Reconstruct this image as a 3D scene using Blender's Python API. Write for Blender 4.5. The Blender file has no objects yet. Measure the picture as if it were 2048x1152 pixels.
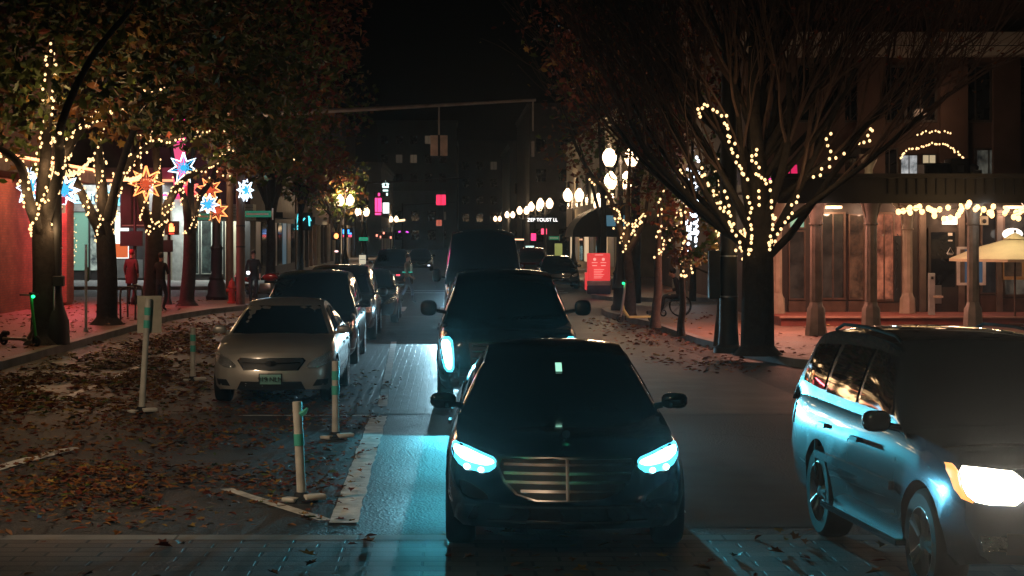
import bpy, bmesh, math, random
import numpy as np
from mathutils import Vector, Matrix, noise
from mathutils.bvhtree import BVHTree
R = math.radians
rnd = random.Random(7)
sc = bpy.context.scene
col = sc.collection
# ------------------------------------------------------------------ camera, sky, exposure
F, PX, PY, EYE = 3800.0, 900.0, 468.0, 2.5      # focal length in pixels of the 2048 wide photo, vanishing point, eye height
cam = bpy.data.cameras.new('camera'); camo = bpy.data.objects.new('camera', cam); col.objects.link(camo)
cam.sensor_width = 36; cam.lens = F / 2048 * 36
cam.shift_x = (1024 - PX) / 2048; cam.shift_y = -(576 - PY) / 2048
cam.clip_start = .1; cam.clip_end = 3000
camo.location = (0, 0, EYE); camo.rotation_euler = (R(90), 0, 0)
sc.camera = camo
world = bpy.data.worlds.new('World'); sc.world = world; world.use_nodes = True
wn = world.node_tree
sky = wn.nodes.new('ShaderNodeTexSky'); sky.sky_type = 'NISHITA'; sky.sun_disc = False
sky.sun_elevation = R(-3); sky.sun_rotation = R(200)
wn.links.new(sky.outputs[0], wn.nodes['Background'].inputs[0]); wn.nodes['Background'].inputs[1].default_value = .0022
sc.view_settings.view_transform = 'Standard'; sc.view_settings.look = 'None'
sc.view_settings.exposure = .25; sc.view_settings.gamma = 1
sc.cycles.use_denoising = True; sc.cycles.sample_clamp_indirect = 2; sc.cycles.sample_clamp_direct = 0
sc.cycles.caustics_reflective = False; sc.cycles.caustics_refractive = False
sc.cycles.max_bounces = 5; sc.cycles.diffuse_bounces = 2; sc.cycles.glossy_bounces = 3
for lx, ly, lz, lp, lc, tx, ty, cone in ((-9.4, 12.5, 8.2, 2000, (1.0, .72, .46), -3.4, 22.0, 70), (12.0, 27.0, 7.5, 150, (1.0, .62, .40), 8.2, 37, 70), (-2.5, 2.0, 8.5, 420, (1.0, .68, .44), .4, 14.5, 34)):
    l_ = bpy.data.lights.new('corner_fill', 'SPOT'); l_.energy = lp; l_.color = lc; l_.shadow_soft_size = .18; l_.spot_size = R(cone); l_.spot_blend = .7
    lo_ = bpy.data.objects.new('corner_fill', l_); col.objects.link(lo_); lo_.location = (lx, ly, lz)      # unseen spots added to fill the near ground, car fronts and bare twigs
    lo_.rotation_euler = (Vector((tx, ty, 0 if tx < 8 else 8.5)) - Vector((lx, ly, lz))).to_track_quat('-Z', 'Y').to_euler()
# ------------------------------------------------------------------ materials
MATS = {}
def principled(name):
    m = bpy.data.materials.new(name); m.use_nodes = True
    return m, m.node_tree, m.node_tree.nodes['Principled BSDF']
def mat(name, c, rough=.6, metal=0., var=.25, scale=3., bump=0., bscale=None, coat=0., spec=.5):
    """plain surface with a little procedural variation of tone and bump"""
    if name in MATS: return MATS[name]
    m, nt, b = principled(name)
    b.inputs['Roughness'].default_value = rough; b.inputs['Metallic'].default_value = metal
    b.inputs['Coat Weight'].default_value = coat; b.inputs['Coat Roughness'].default_value = .04
    b.inputs['Specular IOR Level'].default_value = spec
    tc = nt.nodes.new('ShaderNodeTexCoord'); n = nt.nodes.new('ShaderNodeTexNoise')
    n.inputs['Scale'].default_value = scale; n.inputs['Detail'].default_value = 5
    nt.links.new(tc.outputs['Object'], n.inputs['Vector'])
    r = nt.nodes.new('ShaderNodeValToRGB')
    lo = [max(0, k * (1 - var)) for k in c]; hi = [min(1, k * (1 + var)) for k in c]
    r.color_ramp.elements[0].position = .3; r.color_ramp.elements[1].position = .7
    r.color_ramp.elements[0].color = (*lo, 1); r.color_ramp.elements[1].color = (*hi, 1)
    nt.links.new(n.outputs['Fac'], r.inputs[0]); nt.links.new(r.outputs[0], b.inputs['Base Color'])
    if bump:
        n2 = nt.nodes.new('ShaderNodeTexNoise'); n2.inputs['Scale'].default_value = bscale or scale * 8; n2.inputs['Detail'].default_value = 4
        nt.links.new(tc.outputs['Object'], n2.inputs['Vector'])
        bp = nt.nodes.new('ShaderNodeBump'); bp.inputs['Strength'].default_value = bump; bp.inputs['Distance'].default_value = .02
        nt.links.new(n2.outputs['Fac'], bp.inputs['Height']); nt.links.new(bp.outputs[0], b.inputs['Normal'])
    MATS[name] = m; return m
def emit(name, c, s, sample=False):
    if name in MATS: return MATS[name]
    m, nt, b = principled(name)
    b.inputs['Base Color'].default_value = (*[min(1, k * .6) for k in c], 1); b.inputs['Roughness'].default_value = .3
    b.inputs['Emission Color'].default_value = (*c, 1); b.inputs['Emission Strength'].default_value = s
    m.cycles.emission_sampling = 'AUTO' if sample else 'NONE'
    MATS[name] = m; return m
def brickmat(name, c1, c2, mortar, sx, sy, rough=.5, bump=.5, plane='XY', msize=.012):
    if name in MATS: return MATS[name]
    m, nt, b = principled(name)
    tc = nt.nodes.new('ShaderNodeTexCoord'); sp = nt.nodes.new('ShaderNodeSeparateXYZ'); cb = nt.nodes.new('ShaderNodeCombineXYZ')
    nt.links.new(tc.outputs['Object'], sp.inputs[0])
    if plane == 'V':      # walls: run along whichever of x, y the wall has
        ad = nt.nodes.new('ShaderNodeMath'); ad.operation = 'ADD'
        nt.links.new(sp.outputs[0], ad.inputs[0]); nt.links.new(sp.outputs[1], ad.inputs[1])
        nt.links.new(ad.outputs[0], cb.inputs[0]); nt.links.new(sp.outputs[2], cb.inputs[1])
    else:
        nt.links.new(sp.outputs[0], cb.inputs[0]); nt.links.new(sp.outputs[1], cb.inputs[1])
    t = nt.nodes.new('ShaderNodeTexBrick'); nt.links.new(cb.outputs[0], t.inputs['Vector'])
    t.inputs['Scale'].default_value = 1; t.inputs['Brick Width'].default_value = sx; t.inputs['Row Height'].default_value = sy
    t.inputs['Mortar Size'].default_value = msize; t.inputs['Mortar Smooth'].default_value = .3
    t.inputs['Color1'].default_value = (*c1, 1); t.inputs['Color2'].default_value = (*c2, 1); t.inputs['Mortar'].default_value = (*mortar, 1)
    n = nt.nodes.new('ShaderNodeTexNoise'); n.inputs['Scale'].default_value = 1.3; n.inputs['Detail'].default_value = 6
    nt.links.new(tc.outputs['Object'], n.inputs['Vector'])
    mr = nt.nodes.new('ShaderNodeMapRange'); mr.inputs['From Min'].default_value = .3; mr.inputs['From Max'].default_value = .7
    mr.inputs['To Min'].default_value = .55; mr.inputs['To Max'].default_value = 1.25
    nt.links.new(n.outputs['Fac'], mr.inputs[0])
    mx = nt.nodes.new('ShaderNodeMix'); mx.data_type = 'RGBA'; mx.blend_type = 'MULTIPLY'; mx.inputs[0].default_value = 1
    nt.links.new(t.outputs['Color'], mx.inputs[6]); nt.links.new(mr.outputs[0], mx.inputs[7])
    nt.links.new(mx.outputs[2], b.inputs['Base Color'])
    n3 = nt.nodes.new('ShaderNodeTexNoise'); n3.inputs['Scale'].default_value = 45; nt.links.new(tc.outputs['Object'], n3.inputs['Vector'])
    ad = nt.nodes.new('ShaderNodeMath'); ad.operation = 'MULTIPLY_ADD'; ad.inputs[1].default_value = .5
    inv = nt.nodes.new('ShaderNodeMath'); inv.operation = 'SUBTRACT'; inv.inputs[0].default_value = 1
    nt.links.new(t.outputs['Fac'], inv.inputs[1]); nt.links.new(n3.outputs['Fac'], ad.inputs[0]); nt.links.new(inv.outputs[0], ad.inputs[2])
    bp = nt.nodes.new('ShaderNodeBump'); bp.inputs['Strength'].default_value = bump; bp.inputs['Distance'].default_value = .012
    nt.links.new(ad.outputs[0], bp.inputs['Height']); nt.links.new(bp.outputs[0], b.inputs['Normal'])
    rr = nt.nodes.new('ShaderNodeMapRange'); rr.inputs['To Min'].default_value = rough - .12; rr.inputs['To Max'].default_value = rough + .2
    nt.links.new(n.outputs['Fac'], rr.inputs[0]); nt.links.new(rr.outputs[0], b.inputs['Roughness'])
    MATS[name] = m; return m
def asphalt():
    m, nt, b = principled('asphalt')
    tc = nt.nodes.new('ShaderNodeTexCoord')
    def nz(s, d=5):
        n = nt.nodes.new('ShaderNodeTexNoise'); n.inputs['Scale'].default_value = s; n.inputs['Detail'].default_value = d
        nt.links.new(tc.outputs['Object'], n.inputs['Vector']); return n
    big, fine, vo = nz(.5), nz(60, 3), nt.nodes.new('ShaderNodeTexVoronoi')
    vo.inputs['Scale'].default_value = 38; nt.links.new(tc.outputs['Object'], vo.inputs['Vector'])
    r = nt.nodes.new('ShaderNodeValToRGB'); r.color_ramp.elements[0].position = .3; r.color_ramp.elements[1].position = .72
    r.color_ramp.elements[0].color = (.030, .030, .032, 1); r.color_ramp.elements[1].color = (.075, .073, .072, 1)
    nt.links.new(big.outputs['Fac'], r.inputs[0])
    sp = nt.nodes.new('ShaderNodeValToRGB'); sp.color_ramp.elements[0].position = .35; sp.color_ramp.elements[1].position = .7
    sp.color_ramp.elements[0].color = (.6, .6, .6, 1); sp.color_ramp.elements[1].color = (1.7, 1.7, 1.7, 1)
    nt.links.new(fine.outputs['Fac'], sp.inputs[0])
    mx = nt.nodes.new('ShaderNodeMix'); mx.data_type = 'RGBA'; mx.blend_type = 'MULTIPLY'; mx.inputs[0].default_value = 1
    nt.links.new(r.outputs[0], mx.inputs[6]); nt.links.new(sp.outputs[0], mx.inputs[7])
    # joints and cracks of the old concrete lane
    wv = nt.nodes.new('ShaderNodeTexVoronoi'); wv.feature = 'DISTANCE_TO_EDGE'; wv.inputs['Scale'].default_value = .33
    dn = nz(1.6); ad = nt.nodes.new('ShaderNodeVectorMath'); ad.operation = 'MULTIPLY_ADD'
    ad.inputs[1].default_value = (.5, .5, 0); nt.links.new(dn.outputs['Color'], ad.inputs[0]); nt.links.new(tc.outputs['Object'], ad.inputs[2])
    nt.links.new(ad.outputs[0], wv.inputs['Vector'])
    cr = nt.nodes.new('ShaderNodeMapRange'); cr.inputs['From Min'].default_value = .002; cr.inputs['From Max'].default_value = .008
    cr.inputs['To Min'].default_value = .25; cr.inputs['To Max'].default_value = 1
    nt.links.new(wv.outputs['Distance'], cr.inputs[0])
    mx2 = nt.nodes.new('ShaderNodeMix'); mx2.data_type = 'RGBA'; mx2.blend_type = 'MULTIPLY'; mx2.inputs[0].default_value = 1
    nt.links.new(mx.outputs[2], mx2.inputs[6]); nt.links.new(cr.outputs[0], mx2.inputs[7]); nt.links.new(mx2.outputs[2], b.inputs['Base Color'])
    rr = nt.nodes.new('ShaderNodeMapRange'); rr.inputs['To Min'].default_value = .42; rr.inputs['To Max'].default_value = .75; b.inputs['Specular IOR Level'].default_value = .32
    nt.links.new(big.outputs['Fac'], rr.inputs[0]); nt.links.new(rr.outputs[0], b.inputs['Roughness'])
    bp = nt.nodes.new('ShaderNodeBump'); bp.inputs['Strength'].default_value = .7; bp.inputs['Distance'].default_value = .012
    nt.links.new(vo.outputs['Distance'], bp.inputs['Height']); nt.links.new(bp.outputs[0], b.inputs['Normal'])
    return m
M_ASPH = asphalt()
M_PAVER = brickmat('crosswalk_pavers', (.17, .135, .12), (.10, .085, .08), (.03, .03, .03), .42, .21, .55, .5, msize=.014)
M_WALK = brickmat('sidewalk_brick', (.23, .115, .085), (.16, .085, .065), (.06, .05, .045), .21, .105, .5, .5, msize=.008)
M_WALKG = brickmat('sidewalk_concrete', (.27, .26, .25), (.22, .215, .21), (.08, .08, .08), 1.5, 1.5, .55, .3)
M_BRICK = brickmat('red_brick_wall', (.30, .12, .075), (.22, .085, .055), (.16, .12, .10), .23, .075, .75, .6, 'V', .01)
M_KERB = mat('kerb_stone', (.17, .17, .175), .6, 0, .3, 2, .3)
M_PAINT = mat('road_paint', (.62, .62, .60), .5, 0, .45, 5, .2, 40)
def room(name, c, s, sc_=2.2):
    """a lit room behind glass: uneven warm brightness"""
    m = emit(name, c, s); nt = m.node_tree; b = nt.nodes['Principled BSDF']; b.inputs['Roughness'].default_value = .08; b.inputs['Base Color'].default_value = (.02, .02, .02, 1)
    tc = nt.nodes.new('ShaderNodeTexCoord'); mp = nt.nodes.new('ShaderNodeMapping'); mp.inputs['Scale'].default_value = (1.0, 1.0, .9); n = nt.nodes.new('ShaderNodeTexNoise'); n.inputs['Scale'].default_value = sc_; n.inputs['Detail'].default_value = 5; n.inputs['Roughness'].default_value = .65
    nt.links.new(tc.outputs['Object'], mp.inputs[0]); nt.links.new(mp.outputs[0], n.inputs['Vector'])
    r = nt.nodes.new('ShaderNodeValToRGB'); r.color_ramp.elements[0].position = .38; r.color_ramp.elements[1].position = .72
    r.color_ramp.elements[0].color = (c[0] * .12, c[1] * .12, c[2] * .14, 1); r.color_ramp.elements[1].color = (min(1, c[0] * 1.5), min(1, c[1] * 1.4), min(1, c[2] * 1.3), 1)
    nt.links.new(n.outputs['Fac'], r.inputs[0]); nt.links.new(r.outputs[0], b.inputs['Emission Color']); return m
M_BLACK = mat('black_iron', (.013, .013, .014), .6, 0, .3)
M_RUB = mat('rubber', (.007, .007, .007), .75, 0, .3, 8)
M_CHROME = mat('chrome', (.7, .7, .7), .12, 1, .05)
M_ALLOY = mat('alloy', (.45, .46, .48), .3, .9, .1)
M_GLASS = mat('dark_glass', (.004, .006, .009), .03, 0, .1, spec=.45)
M_PLASTIC = mat('dark_trim', (.012, .012, .013), .45, 0, .2)
M_BARK = mat('bark', (.022, .017, .014), .9, 0, .4, 9, .9, 25)
M_BARKL = mat('young_bark', (.06, .042, .032), .85, 0, .35, 9, .8, 30)
M_WHITE = mat('white_post', (.62, .60, .55), .5, 0, .2, 6)
M_RETRO = mat('green_reflector', (.10, .55, .45), .35, 0, .1)
M_BROWNPOLE = mat('brown_pole', (.10, .06, .045), .55, .1, .2)
M_STONE = mat('pale_stone', (.36, .33, .29), .75, 0, .2, 2, .2)
M_CREAM = mat('cream_stucco', (.46, .40, .29), .8, 0, .2, 1.2, .15)
M_DARKW = mat('dark_facade', (.06, .055, .055), .7, 0, .3, 1)
M_BROWNW = mat('brown_stucco', (.10, .062, .048), .8, 0, .25, 1)
M_GREYW = mat('grey_facade', (.14, .15, .16), .7, 0, .2, .6)
M_WOOD = mat('dark_wood', (.09, .05, .035), .5, 0, .35, 4)
M_CAST = mat('cast_iron_column', (.22, .19, .16), .5, .1, .25, 4, .3)
M_SKIN = mat('skin', (.36, .21, .15), .55)
M_HAIR = mat('dark_hair', (.02, .016, .014), .6)
M_GREEN = mat('street_sign_green', (.01, .20, .11), .4)
# ------------------------------------------------------------------ mesh helpers
def at(px, py, s): return Vector(((px - PX) / s, F / s, EYE + (PY - py) / s))
class MB:
    def __init__(self): self.v = []; self.f = []; self.m = []
    def add(self, vs, fs, mi=0):
        o = len(self.v); self.v += [tuple(p) for p in vs]; self.f += [tuple(i + o for i in f) for f in fs]; self.m += [mi] * len(fs); return self
    def box(self, x0, x1, y0, y1, z0, z1, mi=0):
        if x0 > x1: x0, x1 = x1, x0
        if y0 > y1: y0, y1 = y1, y0
        return self.add([(x, y, z) for z in (z0, z1) for y in (y0, y1) for x in (x0, x1)],
                        [(0, 2, 3, 1), (4, 5, 7, 6), (0, 1, 5, 4), (2, 6, 7, 3), (0, 4, 6, 2), (1, 3, 7, 5)], mi)
    def rbox(self, c, size, rz=0, mi=0, ch=.12):
        """box with chamfered vertical and top edges, turned about z"""
        a, b, h = [k / 2 for k in size]; k = ch * min(a, b)
        out = [(a - k, b), (-a + k, b), (-a, b - k), (-a, -b + k), (-a + k, -b), (a - k, -b), (a, -b + k), (a, b - k)]
        M = Matrix.Rotation(rz, 3, 'Z'); vs = []
        f = 1 - k / max(a, b)
        for z, q in ((-h, f), (-h + k, 1), (h - k, 1), (h, f)):
            for x, y in out:
                p = M @ Vector((x * q, y * q, z)); vs.append(p + Vector(c))
        fs = [(i + 8 * r, (i + 1) % 8 + 8 * r, (i + 1) % 8 + 8 * r + 8, i + 8 * r + 8) for r in range(3) for i in range(8)]
        fs += [tuple(range(7, -1, -1)), tuple(range(24, 32))]
        return self.add(vs, fs, mi)
    def tube(self, pts, rads, n=8, mi=0, cap=True):
        pts = [Vector(p) for p in pts]
        if not hasattr(rads, '__len__'): rads = [rads] * len(pts)
        vs = []; prev = None
        for i, p in enumerate(pts):
            d = (pts[min(i + 1, len(pts) - 1)] - pts[max(i - 1, 0)])
            d = d.normalized() if d.length > 1e-9 else Vector((0, 0, 1))
            if prev is None:
                a = d.cross(Vector((0, 1, 0))) if abs(d.y) < .9 else d.cross(Vector((1, 0, 0)))
            else: a = prev - d * prev.dot(d)
            a.normalize(); prev = a; b = d.cross(a)
            for k in range(n):
                t = 2 * math.pi * k / n; vs.append(p + (a * math.cos(t) + b * math.sin(t)) * rads[i])
        fs = [(i * n + k, i * n + (k + 1) % n, (i + 1) * n + (k + 1) % n, (i + 1) * n + k) for i in range(len(pts) - 1) for k in range(n)]
        if cap: fs += [tuple(range(n - 1, -1, -1)), tuple(range((len(pts) - 1) * n, len(pts) * n))]
        return self.add(vs, fs, mi)
    def lathe(self, prof, n=16, c=(0, 0, 0), mi=0, axis='Z', flute=0, cap=True):
        vs = []
        for r, z in prof:
            for k in range(n):
                t = 2 * math.pi * k / n; rr = r * (1 - (flute if k % 2 else 0))
                p = (rr * math.cos(t), rr * math.sin(t), z)
                if axis == 'X': p = (z, p[0], p[1])
                if axis == 'Y': p = (p[0], z, p[1])
                vs.append((p[0] + c[0], p[1] + c[1], p[2] + c[2]))
        m = len(prof)
        fs = [(i * n + k, i * n + (k + 1) % n, (i + 1) * n + (k + 1) % n, (i + 1) * n + k) for i in range(m - 1) for k in range(n)]
        if cap: fs += [tuple(range(n - 1, -1, -1)), tuple(range((m - 1) * n, m * n))]
        return self.add(vs, fs, mi)
    def ball(self, c, r, n=10, mi=0, sq=1.):
        r = (r, r, r) if not hasattr(r, '__len__') else r
        m = max(5, n // 2); vs = []; sg = lambda a: math.copysign(abs(a) ** sq, a)
        for i in range(m + 1):
            ph = math.pi * (i / m - .5)
            for k in range(n):
                t = 2 * math.pi * k / n
                vs.append((c[0] + r[0] * sg(math.cos(ph)) * sg(math.cos(t)), c[1] + r[1] * sg(math.cos(ph)) * sg(math.sin(t)), c[2] + r[2] * sg(math.sin(ph))))
        fs = [(i * n + k, i * n + (k + 1) % n, (i + 1) * n + (k + 1) % n, (i + 1) * n + k) for i in range(m) for k in range(n)]
        return self.add(vs, fs, mi)
    def prism(self, poly, z0, z1, mi=0):
        n = len(poly)
        a = sum(poly[i][0] * poly[(i + 1) % n][1] - poly[(i + 1) % n][0] * poly[i][1] for i in range(n))
        if a < 0: poly = poly[::-1]
        vs = [(x, y, z0) for x, y in poly] + [(x, y, z1) for x, y in poly]
        return self.add(vs, [tuple(range(n - 1, -1, -1)), tuple(range(n, 2 * n))] + [(i, (i + 1) % n, n + (i + 1) % n, n + i) for i in range(n)], mi)
    def yprism(self, poly, y0, y1, mi=0, M=None):
        """outline in x, z given a thickness along y"""
        n = len(poly); vs = [Vector((x, y0, z)) for x, z in poly] + [Vector((x, y1, z)) for x, z in poly]
        if M is not None: vs = [M @ p for p in vs]
        return self.add(vs, [tuple(range(n)), tuple(range(2 * n - 1, n - 1, -1))] + [(i, n + i, n + (i + 1) % n, (i + 1) % n) for i in range(n)], mi)
    def build(self, name, mats, parent=None, smooth=True, angle=38):
        me = bpy.data.meshes.new(name); me.from_pydata(self.v, [], self.f)
        for m in (mats if isinstance(mats, (list, tuple)) else [mats]): me.materials.append(m)
        me.polygons.foreach_set('material_index', self.m)
        if smooth:
            me.polygons.foreach_set('use_smooth', [True] * len(self.f)); me.update(); me.set_sharp_from_angle(angle=R(angle))
        me.update()
        o = bpy.data.objects.new(name, me); col.objects.link(o)
        if parent is not None: o.parent = parent
        return o
def tag(o, label=None, cat=None, group=None, kind=None):
    if label: o['label'] = label
    if cat: o['category'] = cat
    if group: o['group'] = group
    if kind: o['kind'] = kind
    return o
def thing(name, label, cat, loc=(0, 0, 0), rz=0, group=None):
    o = bpy.data.objects.new(name, None); col.objects.link(o); o.empty_display_size = .2
    o.location = loc; o.rotation_euler = (0, 0, rz); return tag(o, label, cat, group)
def copy_tree(o, parent=None):
    c = o.copy(); col.objects.link(c); c.parent = parent
    for ch in list(o.children): copy_tree(ch, c)
    return c
def dup(o, loc, rz=None, label=None, group=None):
    c = copy_tree(o); c.location = loc
    if rz is not None: c.rotation_euler = (0, 0, rz)
    return tag(c, label, None, group)
def light(kind, loc, power, c, parent=None, size=.05, name='lamp_glow', rot=None, spot=None, blend=.2):
    l = bpy.data.lights.new(name, kind); l.energy = power; l.color = c
    if kind == 'AREA': l.size = size
    else: l.shadow_soft_size = size
    if spot: l.spot_size = R(spot); l.spot_blend = blend
    o = bpy.data.objects.new(name, l); col.objects.link(o); o.location = loc
    if rot: o.rotation_euler = rot
    if parent is not None: o.parent = parent
    return o
def text_mesh(body, size, name, m, parent, loc, rot=(R(90), 0, 0), depth=.01, align='CENTER'):
    cu = bpy.data.curves.new(name, 'FONT'); cu.body = body; cu.size = size; cu.extrude = depth; cu.align_x = align; cu.align_y = 'CENTER'
    t = bpy.data.objects.new(name, cu); col.objects.link(t); bpy.context.view_layer.update()
    me = bpy.data.meshes.new_from_object(t.evaluated_get(bpy.context.evaluated_depsgraph_get()))
    bpy.data.objects.remove(t); me.materials.clear(); me.materials.append(m)
    o = bpy.data.objects.new(name, me); col.objects.link(o); o.parent = parent; o.location = loc; o.rotation_euler = rot
    return o
def pch(pts):
    """monotone cubic through (x, y) points"""
    x = np.array([p[0] for p in pts], float); y = np.array([p[1] for p in pts], float)
    h = np.diff(x); d = np.diff(y) / h; m = np.zeros_like(y); m[0] = d[0]; m[-1] = d[-1]
    for i in range(1, len(x) - 1):
        if d[i - 1] * d[i] > 0:
            w1 = 2 * h[i] + h[i - 1]; w2 = h[i] + 2 * h[i - 1]; m[i] = (w1 + w2) / (w1 / d[i - 1] + w2 / d[i])
    def f(t):
        t = min(max(t, x[0]), x[-1]); i = int(min(np.searchsorted(x, t, 'right') - 1, len(h) - 1)); u = (t - x[i]) / h[i]
        return float((1 + 2 * u) * (1 - u) ** 2 * y[i] + u * (1 - u) ** 2 * h[i] * m[i] + u * u * (3 - 2 * u) * y[i + 1] + u * u * (u - 1) * h[i] * m[i + 1])
    return f
# ------------------------------------------------------------------ ground, pavements, markings
def struct(mb, name, m, smooth=False):
    return tag(mb.build(name, m, None, smooth), kind='structure')
struct(MB().add([(-400, -60, 0), (400, -60, 0), (400, 900, 0), (-400, 900, 0)], [(0, 1, 2, 3)]), 'ground', M_ASPH)
def sheet(poly, z, name, m): return struct(MB().add([(x, y, z) for x, y in poly], [tuple(range(len(poly)))]), name, m)
sheet([(-26, 8.5), (40, 8.5), (40, 15.5), (-26, 15.5)], .004, 'crosswalk', M_PAVER)
sheet([(-8.4, 15.5), (5.5, 15.5), (5.5, 15.75), (-8.4, 15.75)], .006, 'crosswalk_border', M_WALKG)
M_RBRICK = brickmat('road_brick', (.070, .058, .052), (.045, .042, .042), (.022, .022, .022), .24, .12, .50, .6, msize=.009)
sheet([(-8.0, 26.4), (5.4, 26.4), (4.7, 58), (-7.2, 58)], .004, 'brick_road', M_RBRICK)
sheet([(.2, 16.2), (3.4, 16.2), (3.5, 22.6), (.3, 22.4)], .004, 'road_patch', mat('patch_asphalt', (.035, .035, .037), .6, 0, .35, 2, .4, 60))
def line(a, b, w, name='road_marking'):
    a, b = Vector((*a, 0)), Vector((*b, 0)); n = (b - a).cross(Vector((0, 0, 1))).normalized() * w / 2; k = max(2, int((b - a).length / .25))
    rg = random.Random(int(a.x * 97 + b.y * 13)); vs = []
    for i in range(k + 1):
        p = a.lerp(b, i / k); vs += [(p + n * (1 + rg.uniform(-.12, .1))).to_tuple()[:2] + (.009,), (p - n * (1 + rg.uniform(-.12, .1))).to_tuple()[:2] + (.009,)]
    return struct(MB().add(vs, [(2 * i, 2 * i + 2, 2 * i + 3, 2 * i + 1) for i in range(k)]), name, M_PAINT)
line((-.92, 16.4), (-.98, 26.0), .24); line((-.98, 27.5), (-1.3, 44), .13)
line((-1.08, 16.55), (-2.2, 18.6), .13); line((-1.06, 26.1), (-2.9, 26.1), .13)
line((-5.85, 28.4), (-5.8, 58), .14); line((-5.75, 28.3), (-4.6, 28.3), .13)
line((-5.6, 16.6), (-4.4, 22.2), .22)
line((2.05, 17.0), (2.2, 20.2), .12); line((2.3, 24), (2.6, 27), .12); line((2.6, 31), (2.8, 34), .12)
for k in range(7): line((-6.5 + k * 1.6, 61.3), (-6.5 + k * 1.6, 65.0), .45)
line((-7, 83.5), (5, 83.5), .3); line((-7, 80.5), (5, 80.5), .3)
def pavement(poly, kerb_from, kerb_to, name, m):
    struct(MB().prism(poly, -.05, .15), name, m)
    k = MB(); pts = poly[kerb_from:kerb_to]; n = len(pts); ins = []
    cx = sum(p[0] for p in poly) / len(poly); cy = sum(p[1] for p in poly) / len(poly)
    for i in range(n - 1):
        a, b = Vector((*pts[i], 0)), Vector((*pts[i + 1], 0)); d = (b - a).normalized(); nn = Vector((-d.y, d.x, 0))
        if nn.dot(Vector((cx, cy, 0)) - a) < 0: nn = -nn
        q = [a - nn * .02, b - nn * .02, b + nn * .17, a + nn * .17]
        k.prism([(p.x, p.y) for p in q], -.04, .158 - .002 * (i % 2))
    struct(k, 'kerb', M_KERB)
    return k
pavement([(-40, 24), (-8.6, 24), (-8.35, 29), (-8.27, 35), (-8.15, 48), (-8.1, 55), (-7.5, 59.5), (-6.9, 62), (-6.5, 65), (-6.6, 68), (-7.5, 70.5), (-9, 71.5), (-40, 71.5)], 0, 13, 'sidewalk', M_WALK)
pavement([(45, 33.6), (9.2, 33.6), (7.4, 34.4), (6.5, 35.7), (6.0, 38.5), (5.6, 42.8), (5.35, 50.8), (4.75, 57.5), (4.8, 60), (5.6, 62), (7.5, 63), (45, 63)], 0, 12, 'sidewalk', M_WALK)
pavement([(-45, 85), (-8.8, 85), (-7.4, 86.5), (-6.9, 90), (-7, 240), (-45, 240)], 0, 6, 'sidewalk', M_WALKG)
pavement([(45, 70), (7.6, 70), (6.0, 71), (5.5, 73.5), (5.9, 80), (6.3, 90), (6.4, 240), (45, 240)], 0, 8, 'sidewalk', M_WALK)
# fallen leaves
def leaf_mats():
    return [mat('leaf_green', (.075, .115, .016), .6, 0, .4, 1.2), mat('leaf_orange', (.22, .085, .02), .6, 0, .4, 1.2),
            mat('leaf_yellow', (.26, .16, .025), .6, 0, .4, 1.2), mat('leaf_red', (.16, .03, .012), .6, 0, .4, 1.2)]
LEAF = [(0, -.5), (.12, -.22), (.46, -.26), (.3, -.02), (.5, .2), (.22, .2), (0, .55), (-.22, .2), (-.5, .2), (-.3, -.02), (-.46, -.26), (-.12, -.22)]
LEAF2 = [(0, -.5), (.1, -.3), (.2, -.12), (.24, .05), (.2, .2), (.1, .36), (0, .5), (-.1, .36), (-.2, .2), (-.24, .05), (-.2, -.12), (-.1, -.3)]
def add_leaf(mb, p, size, rg, mi, flat=False):
    if flat: M = Matrix.Rotation(rg.uniform(0, 6.28), 3, 'Z') @ Matrix.Rotation(rg.gauss(0, .16), 3, 'X') @ Matrix.Rotation(rg.gauss(0, .16), 3, 'Y')
    else: M = Matrix.Rotation(rg.uniform(0, 6.28), 3, 'Z') @ Matrix.Rotation(rg.gauss(.9, .6), 3, 'X') @ Matrix.Rotation(rg.uniform(0, 6.28), 3, 'Z')
    c = rg.uniform(.0, .55) if flat else rg.uniform(.05, .5); e = rg.uniform(-.4, .4) if flat else 0; sq = rg.uniform(.55, 1)
    vs = [M @ Vector((x * size * sq / (1 + .5 * c * abs(x)), y * size, c * size * abs(x) + e * size * y * y)) + Vector(p) for x, y in (LEAF if rg.random() < .6 else LEAF2)]
    mb.add(vs, [(0, 1, 2, 3, 4, 5, 6), (0, 6, 7, 8, 9, 10, 11)], mi)
def leaves(name, n, pick, size, w, seed, z=.012):
    rg = random.Random(seed); mb = MB(); k = 0; tries = 0
    while k < n and tries < n * 30:
        tries += 1
        x, y = pick(rg)
        dens = noise.noise(Vector((x * .7, y * .45, seed))) * .9 + noise.noise(Vector((x * 2.1, y * 1.5, seed + 4))) * .5 + .48
        if rg.random() > dens: continue
        add_leaf(mb, (x, y, z + rg.uniform(0, .025)), rg.uniform(*size), rg, rg.choices((0, 1, 2, 3), w)[0], True); k += 1
    return tag(mb.build(name, leaf_mats() + [mat('leaf_brown', (.10, .045, .018), .7, 0, .4, 2)], None, False), kind='stuff')
leaves('fallen_leaves', 7000, lambda g: (g.triangular(-7.6, -.75, -2.6), g.triangular(15.9, 36, 18.5)), (.05, .12), (.6, 6, 1.6, 4), 3)
leaves('fallen_leaves', 5600, lambda g: (g.triangular(-8.2, -3.6, -6.6), g.triangular(24, 60, 31)), (.09, .19), (1, 6, 3, 3), 5)
leaves('fallen_leaves', 900, lambda g: (g.uniform(-14, -8.4), g.uniform(36, 68)), (.09, .18), (1, 6, 2, 3), 8, .165)
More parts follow.
